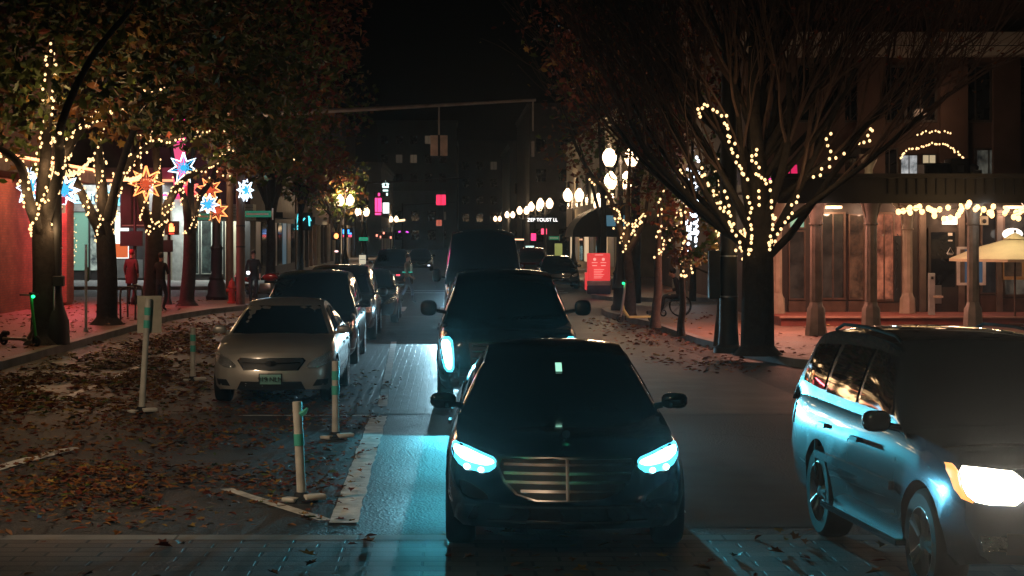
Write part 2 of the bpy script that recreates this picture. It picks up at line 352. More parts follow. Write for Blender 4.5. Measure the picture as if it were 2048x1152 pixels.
leaves('fallen_leaves', 900, lambda g: (g.triangular(3.8, 6.2, 5.6) - .02 * (g.random() * 18), g.uniform(34, 56)), (.08, .17), (0, 3, 1, 6), 9)
leaves('fallen_leaves', 260, lambda g: (g.triangular(5.8, 10, 6.2), g.uniform(36, 56)), (.08, .16), (0, 4, 1, 5), 12, .165)
leaves('fallen_leaves', 340, lambda g: (g.uniform(-8, 7), g.uniform(11.5, 16)), (.07, .15), (0, 5, 2, 4), 15, .014)
# ------------------------------------------------------------------ vehicles
def bvh_of(mb): return BVHTree.FromPolygons([Vector(v) for v in mb.v], mb.f)
def patch(bvh, outline, axis, name, m, parent, off=.006, depth=.03, cuts=2):
    """a piece of surface laid on the body: the outline is thrown on to it along one axis and given thickness"""
    bm = bmesh.new(); f = bm.faces.new([bm.verts.new((u, v, 0)) for u, v in outline])
    bmesh.ops.triangulate(bm, faces=[f]); bmesh.ops.subdivide_edges(bm, edges=bm.edges[:], cuts=cuts, use_grid_fill=True)
    bmesh.ops.triangulate(bm, faces=bm.faces[:])
    ray = {'F': (lambda u, v: Vector((u, -4, v)), Vector((0, 1, 0))), 'R': (lambda u, v: Vector((u, 40, v)), Vector((0, -1, 0))),
           'S+': (lambda u, v: Vector((5, u, v)), Vector((-1, 0, 0))), 'S-': (lambda u, v: Vector((-5, u, v)), Vector((1, 0, 0))),
           'T': (lambda u, v: Vector((u, v, 9)), Vector((0, 0, -1)))}[axis]
    bm.verts.index_update(); vs = [v.co.copy() for v in bm.verts]; fs = [[v.index for v in f.verts] for f in bm.faces]
    bnd = [(e.verts[0].index, e.verts[1].index) for e in bm.edges if len(e.link_faces) == 1]; bm.free()
    P = []
    for c in vs:
        o = ray[0](c.x, c.y); h = bvh.ray_cast(o, ray[1])
        p = h[0] if h[0] is not None else bvh.find_nearest(o + ray[1] * 4.0)[0]
        P.append(p)
    d = ray[1]; n = len(P); mb = MB()
    vv = [p - d * off for p in P] + [p + d * depth for p in P]
    a = fs[0]; nn = (vv[a[1]] - vv[a[0]]).cross(vv[a[2]] - vv[a[0]])
    if nn.dot(d) > 0: fs = [f[::-1] for f in fs]
    mb.add(vv, [tuple(f) for f in fs] + [(i, j, n + j, n + i) for i, j in bnd])
    return mb.build(name, m, parent, True, 50)
def mirror(ol): return [(-u, v) for u, v in ol][::-1]
HF = [0, .10, .40, .70, .90, 1.0]; WF = [.90, .965, 1.0, .985, .955, .90]; NC = 13
def loft_body(sp):
    L, W = sp['L'], sp['W']; zt = pch(sp['zt']); zb = pch(sp.get('zb', [(0, .24), (.5, .20), (L - .6, .20), (L, .30)]))
    pl = pch(sp.get('plan', [(0, .83), (.12, .91), (.35, .965), (.9, 1.0), (L * .5, 1.0), (L - .8, .985), (L - .15, .92), (L, .86)]))
    wf, hf = sp.get('wf', WF), sp.get('hf', HF); ys = sorted(set([0, .03, .08, .16, .28, .42, .6] + list(np.linspace(.8, L - .5, 17)) + [L - .3, L - .15, L - .06, L]))
    bow, lean, cr = sp.get('bow', .22), sp.get('lean', .16), sp.get('crown', .05)
    def P(y, j, t):
        x = t * W / 2 * pl(y) * wf[j]; a, b = zb(y), zt(y); z = a + (b - a) * hf[j]
        if j == 5: z += cr * (1 - t * t)
        if j == 0: z += 0
        ff = max(0, 1 - y / 1.0); fr = max(0, 1 - (L - y) / .8); q = (x / (W / 2)) ** 2
        yy = y + ff * (bow * q * 1.0 + lean * (max(0, hf[j] - .40) ** 1.3 + .5 * max(0, .3 - hf[j]))) - fr * (.12 * q + .10 * max(0, hf[j] - .45))
        return (x, yy, z)
    T = np.linspace(-1, 1, NC)
    ring = [(0, t) for t in T] + [(j, 1.) for j in range(1, 5)] + [(5, t) for t in T[::-1]] + [(j, -1.) for j in range(4, 0, -1)]
    n = len(ring); mb = MB(); V = [P(y, j, t) for y in ys for j, t in ring]; Fc = []
    for i in range(len(ys) - 1):
        for k in range(n): Fc.append((i * n + k, i * n + (k + 1) % n, (i + 1) * n + (k + 1) % n, (i + 1) * n + k))
    for end, y in ((0, ys[0]), (len(ys) - 1, ys[-1])):
        idx = {}
        for k, (j, t) in enumerate(ring): idx[(j, int(round((t + 1) / 2 * (NC - 1))))] = end * n + k
        for j in range(1, 5):
            for c in range(1, NC - 1): idx[(j, c)] = len(V); V.append(P(y, j, T[c]))
        for j in range(5):
            for c in range(NC - 1):
                q = (idx[(j, c)], idx[(j, c + 1)], idx[(j + 1, c + 1)], idx[(j + 1, c)]); Fc.append(q[::-1] if end == 0 else q)
    Fc = [f[::-1] for f in Fc]
    return mb.add(V, Fc), zt, pl
def loft_cabin(sp, zt, pl):
    W = sp['W']; g = sp['gh']; zc = max(p[1] for p in g); hb, hr = sp['hb'], sp['hr']; cr = sp.get('gcrown', .05)
    # resample the roof line by length
    P = [Vector((p[0], p[1])) for p in g]; Q = [P[0]]
    for a, b in zip(P[:-1], P[1:]):
        for i in range(1, 5): Q.append(a.lerp(b, i / 4))
    for _ in range(2): Q = [Q[0]] + [(Q[i - 1] + Q[i] * 2 + Q[i + 1]) / 4 for i in range(1, len(Q) - 1)] + [Q[-1]]
    V = []; Fc = []; NC2 = 9; NS = 5; row = 2 * NS + NC2
    for q in Q:
        y, z = q; bz = zt(y) - .05; f = min(1, max(0, (z - bz) / (zc - bz))); ew = hb + (hr - hb) * (f ** .9); bw = hb * pl(y) * (1.0)
        bow = sp.get('wbow', .10) * (1 if y < g[len(g) // 2][0] else -1) * (1 - f * .6)
        r = []
        for i in range(NS):
            u = i / NS; r.append((-(bw + (ew - bw) * u + .03 * math.sin(math.pi * u)), y + bow * 1.0, bz + (z - cr - bz) * u))
        for t in np.linspace(-1, 1, NC2): r.append((t * ew, y + bow * t * t, z - cr * abs(t) ** 3))
        for i in range(NS - 1, -1, -1):
            u = i / NS; r.append((bw + (ew - bw) * u + .03 * math.sin(math.pi * u), y + bow * 1.0, bz + (z - cr - bz) * u))
        V += r
    for i in range(len(Q) - 1):
        for k in range(row - 1): Fc.append((i * row + k, (i + 1) * row + k, (i + 1) * row + k + 1, i * row + k + 1))
    return MB().add(V, [f[::-1] for f in Fc])
WHEELMESH = {}
def wheel_parts(r, spokes):
    key = (round(r, 3), spokes)
    if key not in WHEELMESH:
        w = .115; tp = [(r * .66, -w), (r * .90, -w * 1.02), (r * .98, -w * .8), (r, -w * .5), (r, w * .5), (r * .98, w * .8), (r * .90, w * 1.02), (r * .66, w)]
        t = MB().lathe(tp, 28, axis='X', cap=False)
        k = MB().lathe([(r * .67, w * .2), (r * .70, w * .95), (r * .645, w * 1.0), (r * .62, w * .6), (r * .60, w * .1)], 28, axis='X', cap=False)
        k.lathe([(r * .20, w * .3), (r * .17, w * .85), (r * .08, w * .92), (.01, w * .92)], 12, axis='X')
        for i in range(spokes):
            a = 2 * math.pi * i / spokes
            for d in (-.10, .10):
                p = lambda rr, aa, x: (x, rr * math.cos(aa), rr * math.sin(aa))
                k.tube([p(r * .15, a + d * .8, w * .78), p(r * .4, a + d * 1.1, w * .82), p(r * .65, a + d * 1.2, w * .86)], [r * .06, r * .055, r * .065], 6)
        k.lathe([(r * .62, -w * .3), (.01, -w * .3)], 20, axis='X', mi=1)
        WHEELMESH[key] = (t, k)
    return WHEELMESH[key]
def car(label, sp, loc, rz=0, cat='car', group=None, name='car'):
    root = thing(name, label, cat, (0, 0, 0), 0, group)
    body, zt, pl = loft_body(sp); cab = loft_cabin(sp, zt, pl); bb, cb = bvh_of(body), bvh_of(cab); paint = sp['paint']
    o = body.build('body', [paint, M_RUB], root, True, 42)
    r = sp['r']; W = sp['W']
    cut = MB()
    for y in sp['wheels']:
        for s in (-1, 1): cut.lathe([(r * 1.13, s * W * .30), (r * 1.13, s * W * .62)] if s > 0 else [(r * 1.13, -W * .62), (r * 1.13, -W * .30)], 36, (0, y, r * 1.02), 0, 'X')
    c = cut.build('cutter', [M_RUB], None, True)
    bm = bmesh.new(); bm.from_mesh(c.data); bmesh.ops.recalc_face_normals(bm, faces=bm.faces); bm.to_mesh(c.data); bm.free()
    bm = bmesh.new(); bm.from_mesh(o.data); bmesh.ops.recalc_face_normals(bm, faces=bm.faces); bm.to_mesh(o.data); bm.free()
    md = o.modifiers.new('arch', 'BOOLEAN'); md.operation = 'DIFFERENCE'; md.object = c; md.solver = 'EXACT'; md.material_mode = 'TRANSFER'
    dg = bpy.context.evaluated_depsgraph_get(); dg.update()
    me = bpy.data.meshes.new_from_object(o.evaluated_get(dg)); o.modifiers.clear(); old = o.data; o.data = me; bpy.data.meshes.remove(old)
    me.set_sharp_from_angle(angle=R(42)); bpy.data.objects.remove(c)
    cab.build('cabin', paint, root, True, 42)
    # glass
    z0, a0, z1, a1 = sp['ws']
    patch(cb, [(-a0, z0), (a0, z0), (a1, z1), (-a1, z1)], 'F', 'windshield', M_GLASS, root, .014, .03, 5)
    if 'rw' in sp:
        z0, a0, z1, a1 = sp['rw']; patch(cb, [(-a0, z0), (a0, z0), (a1, z1), (-a1, z1)], 'R', 'rear_window', M_GLASS, root, .014, .03, 4)
    for ol in sp['sw']:
        for ax in ('S+', 'S-'): patch(cb, ol, ax, 'side_window', M_GLASS, root, .010, .03, 4)
    for y in sp.get('doors', []):
        for ax in ('S+', 'S-'): patch(bb, [(y, .32), (y + .012, .32), (y + .012, zt(y) - .02), (y, zt(y) - .02)], ax, 'door_gap', M_RUB, root, .002, .02, 3)
    for y in sp.get('handles', []):
        for ax in ('S+', 'S-'): patch(bb, [(y, zt(y) - .20), (y + .2, zt(y) - .20), (y + .2, zt(y) - .165), (y, zt(y) - .165)], ax, 'door_handle', sp.get('handle_mat', paint), root, .03, .02, 1)
    # wheels
    t, k = wheel_parts(r, sp.get('spokes', 5)); first = None
    for y in sp['wheels']:
        for s in (-1, 1):
            if first is None:
                w = t.build('wheel', M_RUB, root); rm = k.build('rim', [M_ALLOY, M_RUB], w); first = w
            else:
                w = first.copy(); col.objects.link(w); w.parent = root
                for ch in first.children:
                    c2 = ch.copy(); col.objects.link(c2); c2.parent = w
            w.location = (s * (W / 2 - .135), y, r); w.rotation_euler = (0, 0, 0 if s > 0 else math.pi)
    # mirrors
    mx, my, mz = sp['mirror']; ms = sp.get('msize', (.12, .07, .075))
    for s in (-1, 1):
        mb = MB().ball((s * mx, my, mz), ms, 14, 0, .7).tube([(s * (mx - ms[0] * .6), my, mz - .03), (s * (mx - ms[0] - .14), my + .04, mz - .07)], [.025, .03], 6)
        mb.build('mirror', sp.get('mirror_mat', paint), root)
    # front: every item is (name, outline, material, both sides?, off)
    for it in sp.get('front', []):
        nm, ol, m, both, off = it
        if len(ol) > 4 and 'grille' not in nm:
            ol = [tuple(np.array(a) * (1 - k) + np.array(b) * k) for a, b in zip(ol, ol[1:] + ol[:1]) for k in (.22, .78)]
        for q in ([ol, mirror(ol)] if both else [ol]): patch(bb, q, 'F', nm, m, root, off, .03, 3)
    for it in sp.get('rear', []):
        nm, ol, m, both, off = it
        for q in ([ol, mirror(ol)] if both else [ol]): patch(bb, q, 'R', nm, m, root, off, .03, 2)
    for it in sp.get('side', []):
        nm, ol, m, off = it
        for ax in ('S+', 'S-'): patch(bb, ol, ax, nm, m, root, off, .03, 3)
    root.location = loc; root.rotation_euler = (0, 0, rz)
    return root, bb, cb
def rect(a, b, c, d): return [(a, c), (b, c), (b, d), (a, d)]
M_PBLACK = mat('black_paint', (.005, .006, .008), .12, 0, .1, coat=1)
M_PDARK = mat('dark_blue_paint', (.008, .010, .014), .15, 0, .1, coat=1)
M_PSILVER = mat('champagne_paint', (.52, .49, .45), .36, .5, .06, coat=1)
M_PLTBLUE = mat('silver_blue_paint', (.085, .125, .17), .26, .6, .06, coat=1)
M_PRED = mat('dark_red_paint', (.10, .012, .012), .2, 0, .1, coat=1)
M_PGREY = mat('grey_paint', (.10, .10, .105), .25, .3, .1, coat=1)
M_LENS = mat('lamp_lens', (.75, .78, .80), .08, .85, .3, 30, .8, 55)
M_DRL = emit('cold_headlight', (.50, .93, 1.0), 5, True)
M_DRLB = emit('cold_headlight_glow', (.10, .70, .95), 1.6)  # cyan bloom round the lamps, painted as a glowing rim
M_WARM = emit('warm_headlight', (1.0, .90, .74), 7, True)
M_AMBER = emit('amber_lamp', (1.0, .42, .10), 1.2)
M_RED = emit('red_lamp', (1.0, .05, .08), 2.0)
M_PLATE = mat('licence_plate', (.25, .55, .50), .4, 0, .1)
M_PLATEW = mat('pale_licence_plate', (.6, .6, .58), .4, 0, .1)
def beam(root, x, y, z, power, c, spot=70, down=2.0, size=.02):
    return light('SPOT', (x, y, z), power, c, root, size, 'headlight_beam', (R(90 - down), 0, R(180) * 0 + math.pi), spot, .35)
sed_zt = [(0, .72), (.1, .79), (.45, .865), (1.1, .92), (1.7, .965), (2.3, .985), (3.6, 1.0), (4.5, 1.03), (5.0, 1.0), (5.2, .90)]
def scale_y(p, k): return [(a * k, b) for a, b in p]
# the black limousine in the middle of the lane
sp = dict(L=5.25, W=1.93, zt=sed_zt, r=.36, wheels=(.90, 4.05), paint=M_PBLACK, hb=.86, hr=.60, spokes=7, bow=.30, lean=.22,
    gh=[(1.50, .95), (1.95, 1.22), (2.40, 1.42), (2.9, 1.515), (3.3, 1.53), (3.8, 1.48), (4.3, 1.32), (4.75, 1.04)],
    ws=(1.0, .74, 1.41, .57), rw=(1.06, .7, 1.36, .55), mirror=(1.00, 1.95, 1.06), msize=(.115, .07, .07), mirror_mat=M_PBLACK,
    sw=[[(2.15, 1.03), (3.15, 1.05), (3.15, 1.40), (2.62, 1.37)], [(3.22, 1.05), (4.2, 1.08), (3.95, 1.33), (3.22, 1.41)]],
    doors=(1.6, 2.9, 4.0), handles=(2.6, 3.6), handle_mat=M_CHROME)
G1 = [(-.53, .78), (.53, .78), (.55, .72), (.50, .60), (.40, .50), (.25, .455), (-.25, .455), (-.40, .50), (-.50, .60), (-.55, .72)]
M_GCH = mat('satin_chrome', (.32, .31, .30), .26, 1, .05)
sp['front'] = [('grille', G1, M_GCH, False, .012), ('grille_mesh', [(u * .95, .615 + (v - .615) * .90) for u, v in G1], M_PLASTIC, False, .022)]
for z in (.52, .585, .65, .715): sp['front'].append(('grille_bar', rect(-.49 if z > .55 else -.36, .49 if z > .55 else .36, z, z + .022), M_GCH, False, .034))
sp['front'] += [('grille_post', rect(-.014, .014, .46, .77), M_GCH, False, .036),
    ('headlight', [(.56, .725), (.62, .705), (.70, .715), (.80, .735), (.885, .785), (.88, .835), (.80, .828), (.66, .78), (.57, .75)], M_DRL, True, .012),
    ('headlight_bloom', [(.54, .70), (.62, .645), (.82, .68), (.91, .77), (.89, .855), (.80, .845), (.64, .795), (.55, .765)], M_DRLB, True, .006),
    ('headlight_projector', [(.665 + .026 * math.cos(a), .672 + .022 * math.sin(a)) for a in np.linspace(0, 5.6, 9)], M_DRL, True, .02), ('headlight_projector', [(.775 + .028 * math.cos(a), .690 + .024 * math.sin(a)) for a in np.linspace(0, 5.6, 9)], M_DRL, True, .02),
    ('air_intake', [(-.78, .28), (.78, .28), (.72, .40), (-.72, .40)], M_PLASTIC, False, .006), ('intake_trim', rect(-.80, .80, .40, .416), M_GCH, False, .012),
    ('side_intake', [(.60, .45), (.80, .47), (.84, .58), (.78, .59), (.62, .50)], M_PLASTIC, True, .006), ('lower_trim', rect(-.62, .62, .285, .30), M_GCH, False, .016)]
LX, LY = .90, 14.5
car1, b1, c1 = car('black luxury saloon with cold white headlights stopped on the crosswalk', sp, (LX, LY, 0), R(-1.2), 'car')
MB().tube([(0, .36, .865), (0, .36, .905)], .008, 6).lathe([(.026, -.006), (.032, -.006), (.032, .006), (.026, .006)], 16, (0, .36, .935), 0, 'Y').tube([(0, .36, .935), (0, .36, .965)], .005, 5).tube([(0, .36, .935), (.026, .36, .92)], .005, 5).tube([(0, .36, .935), (-.026, .36, .92)], .005, 5).build('bonnet_ornament', M_CHROME, car1)
# small tag on the windscreen, green reflection painted in as emission
patch(c1, rect(-.02, .035, 1.30, 1.365), 'F', 'windshield_tag', emit('tag_glow', (.45, 1.0, .75), .8), car1, .04, .004, 1)
# the dark big SUV behind it
suv_zt = [(0, .98), (.1, 1.08), (.5, 1.14), (1.2, 1.18), (1.6, 1.2), (2.6, 1.22), (4.8, 1.24), (5.2, 1.2), (5.4, 1.1)]
sp2 = dict(L=5.4, W=2.06, zt=suv_zt, r=.41, wheels=(.98, 4.05), paint=M_PDARK, hb=.95, hr=.70, bow=.16, lean=.10, crown=.04,
    zb=[(0, .34), (.5, .28), (4.8, .28), (5.4, .4)], gh=[(1.42, 1.18), (1.8, 1.48), (2.15, 1.76), (2.6, 1.90), (3.4, 1.95), (4.6, 1.93), (5.0, 1.86), (5.25, 1.5), (5.36, 1.2)],
    ws=(1.24, .84, 1.76, .68), rw=(1.35, .8, 1.75, .66), mirror=(1.15, 1.75, 1.40), msize=(.125, .08, .12), mirror_mat=M_PLASTIC,
    sw=[[(2.0, 1.28), (2.95, 1.28), (2.95, 1.74), (2.35, 1.72)], [(3.05, 1.28), (4.0, 1.28), (4.0, 1.75), (3.05, 1.75)], [(4.1, 1.28), (5.0, 1.3), (4.85, 1.72), (4.1, 1.75)]],
    doors=(1.65, 3.0, 4.05), handles=(2.7, 3.75), handle_mat=M_CHROME)
sp2['front'] = [('grille', [(-.55, .55), (.55, .55), (.6, 1.0), (-.6, 1.0)], M_CHROME, False, .01), ('grille_mesh', [(-.52, .58), (.52, .58), (.57, .97), (-.57, .97)], M_PLASTIC, False, .02),
    ('headlight', [(.80, .60), (.88, .60), (.93, .78), (.965, 1.0), (.84, 1.02), (.80, .82)], M_DRL, True, .014), ('headlight_bloom', [(.77, .56), (.90, .56), (.96, .76), (.985, 1.04), (.80, 1.06), (.77, .80)], M_DRLB, True, .006),
    ('air_intake', rect(-.7, .7, .38, .50), M_PLASTIC, False, .008)]
for z in (.66, .75, .84, .92): sp2['front'].append(('grille_bar', rect(-.52, .52, z, z + .02), M_CHROME, False, .03))
SX, SY = .83, 26.6
car2, b2, c2 = car('tall dark sport utility vehicle with one tall headlight showing behind the black saloon', sp2, (SX, SY, 0), 0, 'suv')
# the high dark van behind that
van_zt = [(0, .95), (.15, 1.08), (.5, 1.2), (.9, 1.32), (1.3, 1.4), (3, 1.42), (5.6, 1.42), (5.9, 1.4)]
sp3 = dict(L=5.9, W=2.02, zt=van_zt, r=.36, wheels=(1.0, 4.6), paint=M_PDARK, hb=.97, hr=.80, bow=.2, lean=.12, gcrown=.10,
    gh=[(.85, 1.32), (1.3, 1.7), (1.75, 2.1), (2.05, 2.42), (2.5, 2.58), (3.5, 2.64), (5.3, 2.64), (5.75, 2.55), (5.85, 1.9), (5.88, 1.4)],
    ws=(1.42, .84, 2.15, .76), mirror=(1.2, 1.35, 1.45), msize=(.12, .08, .17), mirror_mat=M_PLASTIC,
    sw=[[(1.55, 1.45), (2.5, 1.45), (2.5, 2.0), (1.9, 2.0)], [(2.7, 1.5), (4.0, 1.5), (4.0, 2.05), (2.7, 2.05)], [(4.1, 1.5), (5.4, 1.5), (5.4, 2.05), (4.1, 2.05)]], doors=(1.5, 2.6), handles=(2.3,))
sp3['front'] = [('grille', rect(-.5, .5, .62, .92), M_PLASTIC, False, .01), ('grille_bar', rect(-.46, .46, .76, .785), M_CHROME, False, .024),
    ('headlight', [(.66, .74), (.88, .76), (.92, 1.0), (.78, .96)], M_DRL, True, .012), ('air_intake', rect(-.6, .6, .36, .5), M_PLASTIC, False, .008)]
car3, b3, c3 = car('high roofed dark van behind the tall dark sport utility vehicle', sp3, (.86, 47, 0), 0, 'van', None, 'van')
# silver saloon, the first of the row parked on the left
sp4 = dict(L=4.75, W=1.84, zt=scale_y(sed_zt, 4.75 / 5.2), r=.335, wheels=(.93, 3.65), paint=M_PSILVER, hb=.82, hr=.57, bow=.30, lean=.20, spokes=5,
    gh=[(1.25, .93), (1.65, 1.19), (2.05, 1.38), (2.5, 1.48), (2.95, 1.50), (3.4, 1.45), (3.9, 1.27), (4.25, 1.03)],
    ws=(.985, .74, 1.385, .545), rw=(1.05, .66, 1.33, .52), mirror=(.95, 1.62, 1.04), msize=(.105, .06, .065),
    sw=[[(1.85, 1.01), (2.78, 1.03), (2.78, 1.37), (2.28, 1.33)], [(2.86, 1.03), (3.75, 1.06), (3.5, 1.28), (2.86, 1.37)]], doors=(1.45, 2.7, 3.6), handles=(2.4, 3.3))
G4 = [(-.46, .70), (.46, .70), (.50, .66), (.40, .52), (-.40, .52), (-.50, .66)]
sp4['front'] = [('grille', G4, M_CHROME, False, .008), ('grille_mesh', [(u * .94, .61 + (v - .61) * .88) for u, v in G4], M_PLASTIC, False, .018),
    ('grille_bar', [(-.42, .625), (-.1, .615), (.1, .615), (.42, .625), (.42, .64), (.1, .632), (-.1, .632), (-.42, .64)], M_CHROME, False, .026), ('badge', [(.09 * math.cos(a), .622 + .04 * math.sin(a)) for a in np.linspace(0, 6.0, 12)], M_CHROME, False, .034),
    ('headlight', [(.50, .56), (.66, .545), (.82, .62), (.875, .72), (.84, .78), (.74, .735), (.56, .64)], M_LENS, True, .01),
    ('air_intake', [(-.50, .24), (.50, .24), (.44, .36), (-.44, .36)], M_PLASTIC, False, .006), ('plate_frame', rect(-.17, .17, .31, .48), M_PLASTIC, False, .014), ('licence_plate', rect(-.152, .152, .325, .465), M_PLATE, False, .024),
    ('fog_lamp_recess', [(.60, .29), (.84, .30), (.86, .39), (.66, .385)], M_PLASTIC, True, .006)]
car4, b4, c4 = car('silver saloon parked nearest on the left with a green number plate', sp4, (-2.60, 27.5, 0), R(-.6), 'car', 'cars parked along the left lane')
text_mesh('919 NLM', .095, 'plate_lettering', M_PLASTIC, car4, (0, -.04, .395), depth=.003)
mini = dict(L=5.0, W=1.95, zt=[(0, .82), (.1, .92), (.5, 1.0), (1.0, 1.05), (1.4, 1.08), (4.7, 1.12), (5.0, 1.05)], r=.35, wheels=(.95, 3.95), paint=M_PBLACK, hb=.89, hr=.66,
    gh=[(.95, 1.03), (1.5, 1.38), (1.95, 1.62), (2.4, 1.74), (3.2, 1.78), (4.3, 1.74), (4.7, 1.6), (4.9, 1.1)], ws=(1.1, .8, 1.6, .64), rw=(1.2, .74, 1.58, .62), mirror=(1.06, 1.5, 1.14),
    sw=[[(1.8, 1.16), (2.7, 1.16), (2.7, 1.6), (2.15, 1.56)], [(2.8, 1.16), (3.75, 1.16), (3.75, 1.6), (2.8, 1.6)], [(3.85, 1.16), (4.6, 1.17), (4.45, 1.56), (3.85, 1.6)]], doors=(1.5, 2.75, 3.8), handles=(2.45, 3.5),
    front=[('grille', rect(-.45, .45, .58, .76), M_PLASTIC, False, .01), ('headlight', [(.52, .66), (.80, .72), (.88, .86), (.62, .80)], M_LENS, True, .01), ('air_intake', rect(-.6, .6, .30, .46), M_PLASTIC, False, .008), ('licence_plate', rect(-.15, .15, .46, .56), M_PLATEW, False, .02)],
    rear=[('tail_lamp', [(.66, .75), (.86, .78), (.84, 1.0), (.70, 1.02)], M_RED, True, .012), ('licence_plate', rect(-.15, .15, .70, .80), M_PLATEW, False, .012)])
GP = 'cars parked along the left lane'
car('black minivan parked directly behind the silver saloon', mini, (-2.72, 35.6, 0), 0, 'minivan', GP)
sp6 = dict(sp2, L=4.9, W=1.93, zt=scale_y([(a, b - .14) for a, b in suv_zt], 4.9 / 5.4), gh=[(a * .9, b - .20) for a, b in sp2['gh']], hb=.88, hr=.66, wheels=(.92, 3.75), r=.37, ws=(1.10, .76, 1.56, .62), rw=(1.2, .72, 1.55, .6),
    sw=[[(y * .9, z - .17) for y, z in q] for q in sp2['sw']], mirror=(1.06, 1.6, 1.12), msize=(.12, .08, .1), paint=M_PGREY, doors=(1.5, 2.7, 3.65), handles=(2.45, 3.4),
    front=[('grille', rect(-.5, .5, .55, .82), M_PLASTIC, False, .01), ('headlight', rect(.58, .84, .68, .84), M_LENS, True, .01)])
car('grey sport utility vehicle parked third in the left row', sp6, (-2.68, 44.0, 0), 0, 'suv', GP)
sp7 = dict(sp4, paint=M_PGREY); sp7['front'] = [q for q in sp4['front'] if q[0] in ('grille', 'grille_mesh', 'headlight', 'air_intake')]
car('low grey saloon parked at the far end of the left row', sp7, (-2.35, 52.8, 0), 0, 'car', GP)
sp8 = dict(mini, paint=M_PGREY); sp8['front'] = [q for q in mini['front'] if q[0] != 'headlight'] + [('headlight', [(-.88, .86), (-.62, .80), (-.52, .66), (-.80, .72)], emit('dim_lamp', (.9, .95, 1), 1.1), False, .012), ('red_glint', rect(.62, .84, .70, .82), M_RED, False, .012), ('red_glint', rect(.22, .40, .50, .56), M_RED, False, .012)]  # red reflections on the nose, painted as glowing patches
car('dark minivan with a red glow on its nose parked beyond the left cross street', sp8, (-2.8, 91, 0), 0, 'minivan')
sp9 = dict(sp4, paint=M_PBLACK); sp9['front'] = sp7['front'] + [('fog_lamp', rect(.55, .7, .34, .42), emit('blue_white_lamp', (.7, .8, 1), 2), True, .014)]
car('small dark car with pinpoint lamps far down the left lane', sp9, (-2.05, 128, 0), 0, 'car')
# silver blue SUV turning on the right
sp5 = dict(L=4.85, W=1.90, zt=[(0, .86), (.08, .95), (.4, 1.03), (1.1, 1.08), (1.5, 1.10), (2.5, 1.11), (4.5, 1.13), (4.75, 1.10), (4.85, 1.02)], r=.375, wheels=(.90, 3.55), paint=M_PLTBLUE, hb=.87, hr=.645, bow=.22, lean=.10,
    zb=[(0, .36), (.5, .28), (4.3, .28), (4.85, .42)], gh=[(1.20, 1.08), (1.6, 1.36), (1.98, 1.60), (2.4, 1.71), (3.1, 1.75), (4.1, 1.73), (4.45, 1.66), (4.65, 1.40), (4.78, 1.1)],
    ws=(1.14, .75, 1.60, .585), rw=(1.25, .72, 1.58, .6), mirror=(1.04, 1.55, 1.15), msize=(.105, .07, .078), mirror_mat=M_PGREY, spokes=5,
    sw=[[(1.75, 1.17), (2.62, 1.18), (2.62, 1.60), (2.14, 1.57)], [(2.72, 1.18), (3.58, 1.19), (3.50, 1.59), (2.72, 1.60)], [(3.68, 1.20), (4.42, 1.23), (4.28, 1.55), (3.66, 1.58)]], doors=(1.45, 2.66, 3.62), handles=(2.35, 3.3))
sp5['front'] = [('grille', rect(-.44, .44, .66, .86), M_PLASTIC, False, .01), ('grille_bar', rect(-.44, .44, .75, .77), M_CHROME, False, .02), ('headlight', [(.50, .74), (.78, .74), (.84, .80), (.84, .97), (.74, .97), (.50, .95)], M_WARM, True, .014), ('turn_lamp', [(.79, .735), (.87, .77), (.885, .97), (.845, .975), (.845, .80)], M_AMBER, True, .012),
    ('air_intake', rect(-.62, .62, .42, .56), M_PLASTIC, False, .008), ('fog_lamp', [(.62, .44), (.76, .44), (.78, .54), (.62, .54)], M_LENS, True, .012), ('licence_plate', rect(-.15, .15, .52, .62), M_PLATEW, False, .02)]
sp5['side'] = [('side_moulding', rect(1.5, 3.55, .66, .72), M_PLTBLUE, .022),
    ('tail_lamp', rect(4.52, 4.70, .85, 1.06), mat('red_lens', (.4, .02, .02), .15), .012)]
car5, b5, c5 = car('silver blue sport utility vehicle with glaring warm headlights turning at the corner', sp5, (4.23, 12.25, 0), R(4.2), 'suv')
for s in (-1, 1):
    mb = MB().tube([(s * .61, 2.3, 1.67), (s * .612, 2.45, 1.715), (s * .61, 3.2, 1.745), (s * .605, 3.9, 1.735), (s * .60, 4.15, 1.68)], .014, 8); mb.build('roof_rail', M_RUB, car5)
    MB().rbox((s * .93, 2.2, .33), (.16, 2.0, .05)).build('running_board', M_PLTBLUE, car5)
# parked and moving cars far off on the right
sph = dict(sp7, paint=M_PBLACK)
car('black hatchback parked beyond the red kiosk with a dark bonnet', sph, (5.0, 86, 0), 0, 'car', 'cars along the right kerb')
car('dark red car far off beside the dark van', dict(sp6, paint=M_PRED), (4.6, 104, 0), 0, 'car', 'cars along the right kerb')
car('farthest small dark car in the right kerb row', dict(sp7, paint=M_PGREY), (5.0, 124, 0), 0, 'car', 'cars along the right kerb')
